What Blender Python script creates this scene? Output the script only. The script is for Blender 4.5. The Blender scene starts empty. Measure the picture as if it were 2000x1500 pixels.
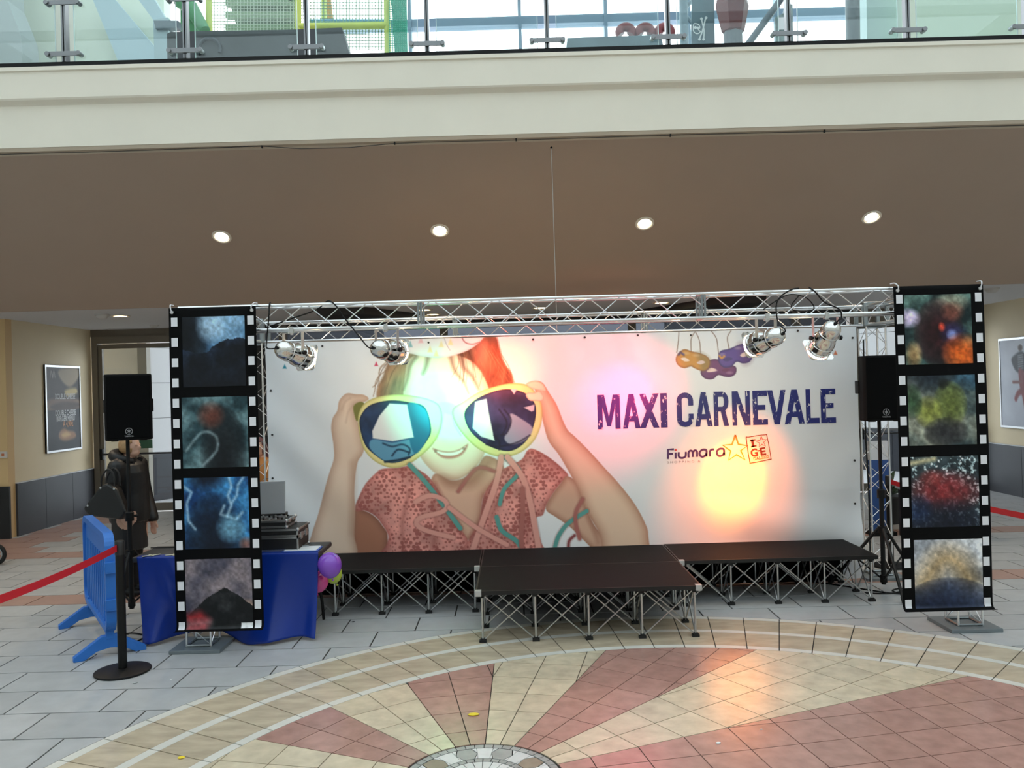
import bpy, bmesh, math, random
import numpy as np
from mathutils import Vector, Matrix

random.seed(7)
rng = np.random.default_rng(7)
scene = bpy.context.scene
COL = scene.collection

# ------------------------------------------------------------------ camera
FPX, CAM_H = 1600.0, 2.1
ROLL = math.atan(0.0275)
PITCH, YAW = math.radians(0.2535), math.radians(-0.1005)
_c, _s = math.cos(ROLL), math.sin(ROLL)
_Rr = np.array([[_c, 0, _s], [0, 1, 0], [-_s, 0, _c]])
_Rp = np.array([[1, 0, 0], [0, math.cos(PITCH), -math.sin(PITCH)], [0, math.sin(PITCH), math.cos(PITCH)]])
_Ry = np.array([[math.cos(YAW), math.sin(YAW), 0], [-math.sin(YAW), math.cos(YAW), 0], [0, 0, 1]])
RC = _Ry @ _Rp @ _Rr
cam_d = bpy.data.cameras.new('camera')
cam_d.sensor_width = 36.0
cam_d.lens = FPX / 2000.0 * 36.0
cam_d.clip_start = 0.05
cam_d.clip_end = 200
cam = bpy.data.objects.new('camera', cam_d)
COL.objects.link(cam)
M4 = Matrix.Identity(4)
for i in range(3):
    M4[i][0] = RC[i, 0]; M4[i][1] = RC[i, 2]; M4[i][2] = -RC[i, 1]
M4[2][3] = CAM_H
cam.matrix_world = M4
scene.camera = cam

# ------------------------------------------------------------------ world + exposure
w = bpy.data.worlds.new('overcast_sky'); scene.world = w
w.use_nodes = True
bg = w.node_tree.nodes['Background']
bg.inputs[0].default_value = (0.96, 0.98, 1.0, 1)
bg.inputs[1].default_value = 2.2
scene.view_settings.view_transform = 'Standard'
scene.view_settings.look = 'None'
scene.view_settings.gamma = 1.0
scene.view_settings.use_curve_mapping = False
scene.view_settings.exposure = 1.32

# ------------------------------------------------------------------ helpers
def ray(u, v):
    return RC @ np.array([(u - 1000) / FPX, 1.0, (750 - v) / FPX])
def at(u, v, Y):                       # world point at depth Y seen at photo pixel u, v
    d = ray(u, v); t = Y / d[1]
    return Vector((d[0] * t, Y, CAM_H + d[2] * t))
def gnd(u, v, z=0.0):
    d = ray(u, v); t = (z - CAM_H) / d[2]
    return Vector((d[0] * t, d[1] * t, z))
def atX(u, v, X):
    d = ray(u, v); t = X / d[0]
    return Vector((X, d[1] * t, CAM_H + d[2] * t))
def project(x, y, z):                  # arrays of world points to photo pixels
    q = np.stack([x, y, z - CAM_H], -1) @ RC
    return 1000 + FPX * q[..., 0] / q[..., 1], 750 - FPX * q[..., 2] / q[..., 1]

def lin(c):
    c = np.asarray(c, float) / 255.0
    return np.where(c <= 0.04045, c / 12.92, ((c + 0.055) / 1.055) ** 2.4)

MATS = {}
def mat(name, rgb, rough=0.5, metal=0.0, var=0.0, scale=8.0, bump=0.0, bscale=60.0, obj_var=0.0, spec=0.5, emit=0.0, coat=0.0, detail=6.0, stretch=None):
    if name in MATS: return MATS[name]
    m = bpy.data.materials.new(name); m.use_nodes = True
    nt = m.node_tree; b = nt.nodes['Principled BSDF']
    c = lin(rgb); base = (c[0], c[1], c[2], 1)
    b.inputs['Base Color'].default_value = base
    b.inputs['Roughness'].default_value = rough
    b.inputs['Metallic'].default_value = metal
    b.inputs['Specular IOR Level'].default_value = spec
    b.inputs['Coat Weight'].default_value = coat
    if emit:
        b.inputs['Emission Color'].default_value = base
        b.inputs['Emission Strength'].default_value = emit
    if var or bump or obj_var:
        tc = nt.nodes.new('ShaderNodeTexCoord')
        vec = tc.outputs['Object']
        if obj_var or stretch:
            mp = nt.nodes.new('ShaderNodeMapping')
            if stretch: mp.inputs['Scale'].default_value = stretch
            nt.links.new(vec, mp.inputs['Vector'])
            if obj_var:
                oi = nt.nodes.new('ShaderNodeObjectInfo')
                vm = nt.nodes.new('ShaderNodeMath'); vm.operation = 'MULTIPLY'; vm.inputs[1].default_value = 37.0
                nt.links.new(oi.outputs['Random'], vm.inputs[0])
                nt.links.new(vm.outputs[0], mp.inputs['Location'])
            vec = mp.outputs['Vector']
        last = None
        if var:
            n = nt.nodes.new('ShaderNodeTexNoise'); n.inputs['Scale'].default_value = scale; n.inputs['Detail'].default_value = detail
            nt.links.new(vec, n.inputs['Vector'])
            r = nt.nodes.new('ShaderNodeMapRange')
            r.inputs[1].default_value = 0.3; r.inputs[2].default_value = 0.7
            r.inputs[3].default_value = 1 - var; r.inputs[4].default_value = 1 + var
            nt.links.new(n.outputs['Fac'], r.inputs[0]); last = r.outputs[0]
        if obj_var:
            oi2 = nt.nodes.new('ShaderNodeObjectInfo')
            r2 = nt.nodes.new('ShaderNodeMapRange'); r2.inputs[3].default_value = 1 - obj_var; r2.inputs[4].default_value = 1 + obj_var
            nt.links.new(oi2.outputs['Random'], r2.inputs[0])
            if last is not None:
                mu = nt.nodes.new('ShaderNodeMath'); mu.operation = 'MULTIPLY'
                nt.links.new(last, mu.inputs[0]); nt.links.new(r2.outputs[0], mu.inputs[1]); last = mu.outputs[0]
            else: last = r2.outputs[0]
        if last is not None:
            mx = nt.nodes.new('ShaderNodeVectorMath'); mx.operation = 'SCALE'
            mx.inputs[0].default_value = base[:3]
            nt.links.new(last, mx.inputs['Scale']); nt.links.new(mx.outputs[0], b.inputs['Base Color'])
        if bump:
            n2 = nt.nodes.new('ShaderNodeTexNoise'); n2.inputs['Scale'].default_value = bscale; n2.inputs['Detail'].default_value = 3
            nt.links.new(vec, n2.inputs['Vector'])
            bp = nt.nodes.new('ShaderNodeBump'); bp.inputs['Strength'].default_value = bump; bp.inputs['Distance'].default_value = 0.01
            nt.links.new(n2.outputs['Fac'], bp.inputs['Height']); nt.links.new(bp.outputs[0], b.inputs['Normal'])
    MATS[name] = m
    return m

def print_mat(name, rough=0.45):       # flat print: colour attribute on the sheet
    if name in MATS: return MATS[name]
    m = bpy.data.materials.new(name); m.use_nodes = True
    nt = m.node_tree; b = nt.nodes['Principled BSDF']
    a = nt.nodes.new('ShaderNodeAttribute'); a.attribute_name = 'ink'
    nt.links.new(a.outputs['Color'], b.inputs['Base Color'])
    b.inputs['Roughness'].default_value = rough
    b.inputs['Specular IOR Level'].default_value = 0.3
    MATS[name] = m
    return m

def glass_mat(name, tint, gloss=0.08, rough=0.0):
    m = bpy.data.materials.new(name); m.use_nodes = True
    nt = m.node_tree; nt.nodes.clear()
    o = nt.nodes.new('ShaderNodeOutputMaterial'); mx = nt.nodes.new('ShaderNodeMixShader')
    t = nt.nodes.new('ShaderNodeBsdfTransparent'); g = nt.nodes.new('ShaderNodeBsdfGlossy')
    t.inputs[0].default_value = (*lin(tint), 1); g.inputs['Roughness'].default_value = rough
    mx.inputs[0].default_value = gloss
    nt.links.new(t.outputs[0], mx.inputs[1]); nt.links.new(g.outputs[0], mx.inputs[2]); nt.links.new(mx.outputs[0], o.inputs[0])
    MATS[name] = m
    return m

def emit_mat(name, rgb, s):
    if name in MATS: return MATS[name]
    m = bpy.data.materials.new(name); m.use_nodes = True
    nt = m.node_tree; nt.nodes.clear()
    o = nt.nodes.new('ShaderNodeOutputMaterial'); e = nt.nodes.new('ShaderNodeEmission')
    e.inputs[0].default_value = (*lin(rgb), 1); e.inputs[1].default_value = s
    nt.links.new(e.outputs[0], o.inputs[0]); MATS[name] = m
    return m

def link(name, me, parent=None, m=None):
    o = bpy.data.objects.new(name, me); COL.objects.link(o)
    if parent is not None: o.parent = parent
    if m is not None and me is not None and not me.materials: me.materials.append(m)
    return o
def tag(o, label=None, cat=None, group=None, kind=None):
    if label: o['label'] = label
    if cat: o['category'] = cat
    if group: o['group'] = group
    if kind: o['kind'] = kind
    return o
def thing(name, label, cat, loc=(0, 0, 0), rz=0.0, group=None):
    o = bpy.data.objects.new(name, None); COL.objects.link(o)
    o.empty_display_size = 0.1
    o.location = loc; o.rotation_euler = (0, 0, rz)
    return tag(o, label, cat, group)

class MB:
    def __init__(s): s.v = []; s.f = []
    def add(s, vs, fs):
        k = len(s.v); s.v += [tuple(v) for v in vs]; s.f += [tuple(i + k for i in f) for f in fs]; return s
    def box(s, x0, x1, y0, y1, z0, z1, M=None):
        vs = [Vector(p) for p in ((x0, y0, z0), (x1, y0, z0), (x1, y1, z0), (x0, y1, z0), (x0, y0, z1), (x1, y0, z1), (x1, y1, z1), (x0, y1, z1))]
        if M is not None: vs = [M @ v for v in vs]
        return s.add(vs, [(0, 3, 2, 1), (4, 5, 6, 7), (0, 1, 5, 4), (1, 2, 6, 5), (2, 3, 7, 6), (3, 0, 4, 7)])
    def tube(s, pts, r, n=8, cap=True):
        pts = [Vector(p) for p in pts]; k = len(pts)
        rr = r if isinstance(r, (list, tuple)) else [r] * k
        rings = []; up = None
        for i, p in enumerate(pts):
            t = (pts[min(i + 1, k - 1)] - pts[max(i - 1, 0)])
            t = t.normalized() if t.length > 1e-9 else Vector((0, 0, 1))
            if up is None:
                up = Vector((0, 0, 1)) if abs(t.z) < .9 else Vector((1, 0, 0))
            a = t.cross(up)
            if a.length < 1e-5: a = t.cross(Vector((0, 1, 0)))
            a.normalize(); b = a.cross(t).normalized(); up = b
            rings.append([p + (a * math.cos(2 * math.pi * j / n) + b * math.sin(2 * math.pi * j / n)) * rr[i] for j in range(n)])
        vs = [q for rg in rings for q in rg]; fs = []
        for i in range(k - 1):
            for j in range(n):
                fs.append((i * n + j, (i + 1) * n + j, (i + 1) * n + (j + 1) % n, i * n + (j + 1) % n))
        if cap:
            fs.append(tuple(range(n))); fs.append(tuple(reversed(range((k - 1) * n, k * n))))
        return s.add(vs, fs)
    def lathe(s, prof, n=24, M=None):      # profile (r, z) about local z
        vs = []; fs = []; k = len(prof)
        for r, z in prof:
            for j in range(n):
                a = 2 * math.pi * j / n; p = Vector((r * math.cos(a), r * math.sin(a), z))
                vs.append(M @ p if M is not None else p)
        for i in range(k - 1):
            for j in range(n):
                fs.append((i * n + j, i * n + (j + 1) % n, (i + 1) * n + (j + 1) % n, (i + 1) * n + j))
        if prof[0][0] > 1e-6: fs.append(tuple(reversed(range(n))))
        if prof[-1][0] > 1e-6: fs.append(tuple(range((k - 1) * n, k * n)))
        return s.add(vs, fs)
    def prism(s, poly, z0, z1, M=None):    # poly in xy
        n = len(poly)
        vs = [Vector((x, y, z0)) for x, y in poly] + [Vector((x, y, z1)) for x, y in poly]
        if M is not None: vs = [M @ v for v in vs]
        return s.add(vs, [tuple(reversed(range(n))), tuple(range(n, 2 * n))] + [(i, (i + 1) % n, n + (i + 1) % n, n + i) for i in range(n)])
    def ell(s, c, r, n=16, k=10, M=None):
        prof = [(max(1e-5, math.sin(math.pi * i / k)), -math.cos(math.pi * i / k)) for i in range(k + 1)]
        T = Matrix.Translation(c) @ (M if M is not None else Matrix.Identity(4)) @ Matrix.Diagonal((r[0], r[1], r[2], 1))
        return s.lathe(prof, n, T)
    def build(s, name, m, parent=None, smooth=False, bevel=0.0, seg=2):
        me = bpy.data.meshes.new(name); me.from_pydata(s.v, [], s.f); me.update()
        if m is not None: me.materials.append(m)
        bm = bmesh.new(); bm.from_mesh(me)
        bmesh.ops.remove_doubles(bm, verts=bm.verts, dist=2e-5)
        bmesh.ops.recalc_face_normals(bm, faces=bm.faces)
        bm.to_mesh(me); bm.free()
        o = link(name, me, parent)
        if smooth:
            me.polygons.foreach_set('use_smooth', [True] * len(me.polygons))
            try: me.set_sharp_from_angle(angle=math.radians(40))
            except Exception: pass
        if bevel:
            b = o.modifiers.new('bevel', 'BEVEL'); b.width = bevel; b.segments = seg; b.limit_method = 'ANGLE'
        return o

def box(name, x0, x1, y0, y1, z0, z1, m, parent=None, bevel=0.0):
    return MB().box(x0, x1, y0, y1, z0, z1).build(name, m, parent, bevel=bevel)

_rod = {}
def rod(name, p0, p1, r, m, parent, n=6):       # a straight bar; alike bars share one unit mesh
    key = (m.name, n)
    if key not in _rod:
        o = MB().tube([(0, 0, 0), (0, 0, 1)], 1.0, n).build('rod', m, None, smooth=True)
        _rod[key] = o.data; bpy.data.objects.remove(o)
    p0 = Vector(p0); p1 = Vector(p1); d = p1 - p0
    o = bpy.data.objects.new(name, _rod[key]); COL.objects.link(o); o.parent = parent
    q = d.to_track_quat('Z', 'Y')
    o.matrix_basis = Matrix.Translation(p0) @ q.to_matrix().to_4x4() @ Matrix.Diagonal((r, r, d.length, 1))
    return o

def spot(name, loc, target, rgb, power, size_deg, blend=0.8, rad=0.03, parent=None):
    l = bpy.data.lights.new(name, 'SPOT'); l.color = tuple(rgb); l.energy = power
    l.spot_size = math.radians(size_deg); l.spot_blend = blend; l.shadow_soft_size = rad
    o = bpy.data.objects.new(name, l); COL.objects.link(o)
    o.location = loc; o.rotation_euler = (Vector(target) - Vector(loc)).to_track_quat('-Z', 'Y').to_euler()
    if parent is not None: o.parent = parent
    return o

_font = {}
def text_mesh(s, name, h, m, parent, M, offset=0.0, sx=1.0, align='LEFT'):   # flat lettering in local xy of M
    cu = bpy.data.curves.new('lettering', 'FONT'); cu.body = s; cu.size = h; cu.align_x = align
    cu.offset = offset; cu.resolution_u = 3
    o = bpy.data.objects.new('lettering', cu); COL.objects.link(o)
    bpy.context.view_layer.update()
    me = bpy.data.meshes.new_from_object(o.evaluated_get(bpy.context.evaluated_depsgraph_get()))
    bpy.data.objects.remove(o)
    me.name = name; me.transform(M @ Matrix.Diagonal((sx, 1, 1, 1)))
    me.materials.clear(); me.materials.append(m)
    return link(name, me, parent)

def catmull(pts, n=6, closed=True):
    P = [np.array(p, float) for p in pts]; k = len(P); out = []
    rngi = range(k) if closed else range(k - 1)
    for i in rngi:
        if closed: a, b, c, d = P[i - 1], P[i], P[(i + 1) % k], P[(i + 2) % k]
        else: a, b, c, d = P[max(i - 1, 0)], P[i], P[i + 1], P[min(i + 2, k - 1)]
        for j in range(n):
            t = j / n
            out.append(0.5 * (2 * b + (c - a) * t + (2 * a - 5 * b + 4 * c - d) * t * t + (3 * b - a - 3 * c + d) * t ** 3))
    if not closed: out.append(P[-1])
    return np.array(out)

def vnoise(U, V, scale, seed=0, octaves=3):     # smooth value noise on arrays
    r = np.random.default_rng(seed); T = r.random((64, 64)); out = np.zeros_like(U); amp = 1.0; tot = 0
    for o in range(octaves):
        x = U / scale * 2 ** o; y = V / scale * 2 ** o
        xi = np.floor(x).astype(int); yi = np.floor(y).astype(int); fx = x - xi; fy = y - yi
        fx = fx * fx * (3 - 2 * fx); fy = fy * fy * (3 - 2 * fy)
        g = lambda a, b: T[(b + 17 * o) % 64, (a + 11 * o) % 64]
        out += amp * ((g(xi, yi) * (1 - fx) + g(xi + 1, yi) * fx) * (1 - fy) + (g(xi, yi + 1) * (1 - fx) + g(xi + 1, yi + 1) * fx) * fy)
        tot += amp; amp *= 0.5
    return out / tot

class Paint:                                     # a printed picture, one colour for each vertex of its sheet
    def __init__(s, U, V, base): s.U = U; s.V = V; s.C = np.ones(U.shape + (3,)) * np.array(base, float)
    def sd(s, P, pad):
        x0, y0 = P.min(0) - pad; x1, y1 = P.max(0) + pad
        sel = (s.U >= x0) & (s.U <= x1) & (s.V >= y0) & (s.V <= y1)
        u = s.U[sel]; v = s.V[sel]; d = np.full(u.shape, 1e9); ins = np.zeros(u.shape, bool); k = len(P)
        for i in range(k):
            a = P[i]; b = P[(i + 1) % k]; e = b - a; L = e @ e
            if L < 1e-12: continue
            t = np.clip(((u - a[0]) * e[0] + (v - a[1]) * e[1]) / L, 0, 1)
            d = np.minimum(d, (u - a[0] - t * e[0]) ** 2 + (v - a[1] - t * e[1]) ** 2)
            if a[1] != b[1]:
                ins ^= ((a[1] > v) != (b[1] > v)) & (u < (b[0] - a[0]) * (v - a[1]) / (b[1] - a[1]) + a[0])
        d = np.sqrt(d); return sel, np.where(ins, d, -d)
    def poly(s, pts, col, edge=None, ew=10.0, soft=0.8, alpha=1.0, smooth=True, shade=None, n=5):
        P = catmull(pts, n) if smooth else np.array(pts, float)
        sel, d = s.sd(P, soft + 1)
        a = np.clip(d / soft * 0.5 + 0.5, 0, 1) * alpha
        c = np.ones(d.shape + (3,)) * np.array(col, float)
        if edge is not None:
            t = np.clip(d / ew, 0, 1); t = (t * (2 - t))[:, None]
            c = np.array(edge, float) * (1 - t) + c * t
        if shade is not None: c = c * shade(s.U[sel], s.V[sel])[:, None]
        s.C[sel] = s.C[sel] * (1 - a[:, None]) + c * a[:, None]
    def stroke(s, pts, wd, col, soft=0.8, alpha=1.0, taper=False, n=6, smooth=True):
        P = catmull(pts, n, False) if smooth else np.array(pts, float)
        x0, y0 = P.min(0) - wd - soft; x1, y1 = P.max(0) + wd + soft
        sel = (s.U >= x0) & (s.U <= x1) & (s.V >= y0) & (s.V <= y1)
        u = s.U[sel]; v = s.V[sel]; d = np.full(u.shape, 1e9); k = len(P)
        for i in range(k - 1):
            a = P[i]; b = P[i + 1]; e = b - a; L = e @ e + 1e-12
            t = np.clip(((u - a[0]) * e[0] + (v - a[1]) * e[1]) / L, 0, 1)
            dd = np.hypot(u - a[0] - t * e[0], v - a[1] - t * e[1])
            wl = wd * (1 - 0.8 * (i + t) / k) if taper else wd
            d = np.minimum(d, dd - wl / 2)
        a = np.clip(0.5 - d / soft * 0.5, 0, 1)[:, None] * alpha
        s.C[sel] = s.C[sel] * (1 - a) + np.array(col, float) * a
    def blob(s, cx, cy, rx, ry, col, alpha=1.0, p=2.0):
        q = ((s.U - cx) / rx) ** 2 + ((s.V - cy) / ry) ** 2
        a = (np.clip(1 - q, 0, 1) ** (2.0 / p) * alpha)[..., None]
        s.C = s.C * (1 - a) + np.array(col, float) * a

def sheet(name, X, Y, Z, C, m, parent, smooth=True):   # grid mesh with an ink colour for each vertex
    r, c = X.shape
    me = bpy.data.meshes.new(name)
    me.vertices.add(r * c)
    me.vertices.foreach_set('co', np.stack([X, Y, Z], -1).astype(np.float32).ravel())
    i = np.arange(r * c).reshape(r, c)
    q = np.stack([i[:-1, :-1], i[:-1, 1:], i[1:, 1:], i[1:, :-1]], -1).reshape(-1, 4)
    n = len(q)
    me.loops.add(n * 4); me.loops.foreach_set('vertex_index', q.ravel().astype(np.int32))
    me.polygons.add(n); me.polygons.foreach_set('loop_start', (np.arange(n) * 4).astype(np.int32))
    if smooth: me.polygons.foreach_set('use_smooth', np.ones(n, bool))
    me.update(calc_edges=True)
    at_ = me.color_attributes.new('ink', 'FLOAT_COLOR', 'POINT')
    L = np.concatenate([lin(np.clip(C, 0, 255)), np.ones(C.shape[:2] + (1,))], -1)
    at_.data.foreach_set('color', L.astype(np.float32).ravel())
    me.materials.append(m)
    return link(name, me, parent)

# ------------------------------------------------------------------ materials of the place
M_grout = mat('grout', (44, 40, 36), 0.9)
M_slab = mat('grey_slab', (174, 174, 174), 0.40, var=0.07, scale=7, detail=9, obj_var=0.06, bump=0.03, bscale=120, spec=0.35)
M_terra = mat('terracotta_slab', (166, 134, 122), 0.42, var=0.06, scale=5, obj_var=0.05, spec=0.35)
M_ring = mat('sand_tile', (188, 172, 148), 0.24, var=0.17, scale=8, detail=9, obj_var=0.07, spec=0.45, stretch=(0.6, 1.6, 1))
M_white_strip = mat('pale_strip', (212, 208, 198), 0.35, var=0.04, scale=6, obj_var=0.02)
M_cream_tile = mat('cream_tile', (203, 188, 162), 0.20, var=0.15, scale=9, detail=9, obj_var=0.07, spec=0.45)
M_red_tile = mat('red_tile', (172, 132, 120), 0.20, var=0.15, scale=10, detail=9, obj_var=0.07, spec=0.45)
M_mos_grey = mat('mosaic_grey', (150, 152, 150), 0.4, var=0.12, scale=14, obj_var=0.12)
M_mos_pale = mat('mosaic_pale', (206, 206, 204), 0.4, var=0.08, scale=14, obj_var=0.05)
M_mos_brown = mat('mosaic_brown', (140, 128, 112), 0.4, var=0.15, scale=14, obj_var=0.12)
M_mos_dark = mat('mosaic_dark', (70, 72, 76), 0.4)
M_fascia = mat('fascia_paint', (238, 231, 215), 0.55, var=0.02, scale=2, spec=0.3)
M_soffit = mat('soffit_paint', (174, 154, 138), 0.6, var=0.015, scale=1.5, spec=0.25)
M_ceil = mat('ceiling_paint', (212, 212, 214), 0.7)
M_wall = mat('wall_cream', (222, 206, 172), 0.6, var=0.02, scale=2)
M_wains = mat('wainscot_slate', (54, 57, 64), 0.45, var=0.06, scale=3)
M_wains_d = mat('wainscot_black', (18, 18, 20), 0.45)
M_doorframe = mat('door_frame_bronze', (118, 110, 98), 0.45)
M_black = mat('black_plastic', (14, 14, 15), 0.5, spec=0.25)
M_dark = mat('dark_frame', (42, 42, 44), 0.5)
M_outpanel = mat('outside_panel', (232, 232, 232), 0.6)
M_steel = mat('brushed_steel', (176, 178, 180), 0.3, metal=0.9)
M_upper_wall = mat('upper_wall', (244, 246, 232), 0.7, var=0.02, scale=2)
M_concrete = mat('upper_blue_grey', (150, 172, 186), 0.6)
M_mullion = mat('mullion_blue_grey', (112, 136, 158), 0.5)
G_rail = glass_mat('balustrade_glass', (244, 252, 250), 0.05)
G_door = glass_mat('door_glass', (238, 242, 244), 0.05)
G_dark = glass_mat('dark_glass', (120, 124, 130), 0.10)

def structure(o): o['kind'] = 'structure'; return o

# ------------------------------------------------------------------ floor
MED_C = Vector((1.046, 3.408)); R_OUT = 4.0
SUN_C = Vector((-0.231, 4.40)); R_MOS = 0.45
floor = structure(box('floor', -14, 14, -10, 15.1, -0.2, -0.006, M_grout))
TH = 0.006

def clip_half(poly, n, d):             # keep n.p <= d
    out = []; k = len(poly)
    for i in range(k):
        a, b = poly[i], poly[(i + 1) % k]
        da = n[0] * a[0] + n[1] * a[1] - d; db = n[0] * b[0] + n[1] * b[1] - d
        if da <= 0: out.append(a)
        if (da < 0 < db) or (db < 0 < da):
            t = da / (da - db); out.append((a[0] + (b[0] - a[0]) * t, a[1] + (b[1] - a[1]) * t))
    return out
def area(p): return 0.5 * sum(p[i][0] * p[(i + 1) % len(p)][1] - p[(i + 1) % len(p)][0] * p[i][1] for i in range(len(p)))
def clip_circle(poly, c, R, keep_out):
    fine = []; k = len(poly)
    for i in range(k):
        a, b = poly[i], poly[(i + 1) % k]
        for j in range(24):
            t = j / 24; fine.append((a[0] + (b[0] - a[0]) * t, a[1] + (b[1] - a[1]) * t))
    ok = [(math.hypot(p[0] - c[0], p[1] - c[1]) > R) == keep_out for p in fine]
    if all(ok): return poly
    if not any(ok): return []
    n = len(fine); s0 = next(i for i in range(n) if ok[i] and not ok[i - 1])
    out = [];  i = s0; prev_ok = True
    order = [(s0 + q) % n for q in range(n)]
    seq = [fine[q] for q in order if ok[q]]
    a0 = math.atan2(seq[-1][1] - c[1], seq[-1][0] - c[0]); a1 = math.atan2(seq[0][1] - c[1], seq[0][0] - c[0])
    da = (a1 - a0 + math.pi) % (2 * math.pi) - math.pi
    arc = [(c[0] + R * math.cos(a0 + da * q / 4), c[1] + R * math.sin(a0 + da * q / 4)) for q in range(0, 5)]
    # thin out collinear points of the straight runs
    keep = [seq[0]]
    for q in range(1, len(seq) - 1):
        x, y, z = keep[-1], seq[q], seq[q + 1]
        if abs((y[0] - x[0]) * (z[1] - x[1]) - (z[0] - x[0]) * (y[1] - x[1])) > 1e-7: keep.append(y)
    keep.append(seq[-1])
    return keep + arc
def tile(name, poly, m, parent=None, z=0.0, label=None):
    cx = sum(p[0] for p in poly) / len(poly); cy = sum(p[1] for p in poly) / len(poly)
    mb = MB().prism([(p[0] - cx, p[1] - cy) for p in poly], z - TH - 0.004, z)
    me = bpy.data.meshes.new(name); me.from_pydata(mb.v, [], mb.f); me.update(); me.materials.append(m)
    o = link(name, me, parent); o.location = (cx, cy, 0)
    return o

ROW, LEN, Y_ROW0, JT = 0.4155, 0.642, 5.09, 0.013
def in_view(x, y, pad=0.45):
    u, v = project(np.array([x]), np.array([y]), np.array([0.0]))
    return y > 1 and -2000 * pad * 0.2 < u[0] < 2000 + 2000 * pad * 0.2 and v[0] < 1500 + 120
slabs = []
for n in range(-36, 24):
    y0 = Y_ROW0 + n * ROW; y1 = min(y0 + ROW, 15.08)
    if y1 - y0 < 0.05: continue
    x_off = -2.846 + (0.319 if n % 2 == 0 else 0.0)
    for k in range(-20, 28):
        x0 = x_off + k * LEN
        if x0 + LEN > 13.9 or x0 < -13.9: continue
        poly = [(x0 + JT / 2, y0 + JT / 2), (x0 + LEN - JT / 2, y0 + JT / 2), (x0 + LEN - JT / 2, y1 - JT / 2), (x0 + JT / 2, y1 - JT / 2)]
        poly = clip_circle(poly, MED_C, R_OUT + 0.004, True)
        if len(poly) < 3 or abs(area(poly)) < 2e-3: continue
        cx, cy = x0 + LEN / 2, (y0 + y1) / 2
        m = M_terra if (n in (8, 14) or (-7.75 < cx < -7.0 and cy > 11) or (n == -8)) else M_slab
        slabs.append((cy if in_view(cx, cy) and cy > 4.4 else 100 + abs(cy), poly, m))
slabs.sort(key=lambda s: s[0])
slab_unit = None
for d, poly, m in slabs[:300]:
    tile('paving_slab', poly, m, floor)
for m, nm in ((M_slab, 'far_paving'), (M_terra, 'far_paving_band')):
    mb = MB()
    for d, poly, mm in slabs[300:]:
        if mm is m: mb.prism(poly, -TH - 0.004, 0)
    me = bpy.data.meshes.new(nm); me.from_pydata(mb.v, [], mb.f); me.update(); me.materials.append(m)
    o = link(nm, me, floor); o['kind'] = 'stuff'

# rings of the round medallion
def ring_piece(r0, r1, a0, a1, n=4):
    p = [(MED_C[0] + r1 * math.cos(a0 + (a1 - a0) * i / n), MED_C[1] + r1 * math.sin(a0 + (a1 - a0) * i / n)) for i in range(n + 1)]
    p += [(MED_C[0] + r0 * math.cos(a1 + (a0 - a1) * i / n), MED_C[1] + r0 * math.sin(a1 + (a0 - a1) * i / n)) for i in range(n + 1)]
    return p
NJ = 82; STEP = 2 * math.pi / NJ; A_OFF = math.radians(80.84)
for r0, r1, m, nm in ((3.925, 4.0, M_white_strip, 'strip_tile'), (3.603, 3.925, M_ring, 'ring_tile'), (3.53, 3.603, M_white_strip, 'strip_tile'),
                      (3.193, 3.53, M_ring, 'ring_tile'), (3.12, 3.193, M_white_strip, 'strip_tile')):
    rest = MB()
    for k in range(NJ):
        a = A_OFF + k * STEP; g = 0.0038 / r0; gr = 0.001
        am = (a + STEP / 2); y = MED_C[1] + r0 * math.sin(am); x = MED_C[0] + r0 * math.cos(am)
        poly = ring_piece(r0 + gr, r1 - gr, a + g, a + STEP - g)
        if in_view(x, y, 0.6) and y > 4.2: tile(nm, poly, m, floor)
        else: rest.prism(poly, -TH - 0.004, 0)
    me = bpy.data.meshes.new('ring_paving'); me.from_pydata(rest.v, [], rest.f); me.update(); me.materials.append(m)
    o = link('ring_paving', me, floor); o['kind'] = 'stuff'
# sunburst field
S = 0.305; J = 0.0062
A0 = math.radians(89.2); WA = math.radians(22.5)
rest_mb = {M_cream_tile.name: MB(), M_red_tile.name: MB()}
for k in range(16):
    a0 = A0 + k * WA; a1 = a0 + WA; am = (a0 + a1) / 2
    m = M_red_tile if k % 2 == 0 else M_cream_tile
    t = (math.cos(am), math.sin(am)); s = (-t[1], t[0])
    n0 = (math.sin(a0), -math.cos(a0)); n1 = (-math.sin(a1), math.cos(a1))     # outward normals of the wedge sides
    c = SUN_C
    for i in range(-1, 22):
        t0 = 0.64 + (i - 0) * S; t1 = t0 + S
        if i == -1: t0 = 0.30
        for j in range(-8, 8):
            s0, s1 = j * S, (j + 1) * S
            q = []
            for tt, ss in ((t0 + J / 2, s0 + J / 2), (t1 - J / 2, s0 + J / 2), (t1 - J / 2, s1 - J / 2), (t0 + J / 2, s1 - J / 2)):
                q.append((c[0] + t[0] * tt + s[0] * ss, c[1] + t[1] * tt + s[1] * ss))
            q = clip_half(q, n0, n0[0] * c[0] + n0[1] * c[1] - J / 2)
            if len(q) >= 3: q = clip_half(q, n1, n1[0] * c[0] + n1[1] * c[1] - J / 2)
            if len(q) < 3 or abs(area(q)) < 4e-4: continue
            q = clip_circle(q, MED_C, 3.117, False)
            if len(q) >= 3: q = clip_circle(q, SUN_C, R_MOS + 0.004, True)
            if len(q) < 3 or abs(area(q)) < 4e-4: continue
            cx = sum(p[0] for p in q) / len(q); cy = sum(p[1] for p in q) / len(q)
            if area(q) < 0: q = q[::-1]
            if in_view(cx, cy, 0.5) and cy > 4.25: tile('sunburst_tile', q, m, floor)
            else: rest_mb[m.name].prism(q, -TH - 0.004, 0)
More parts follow.
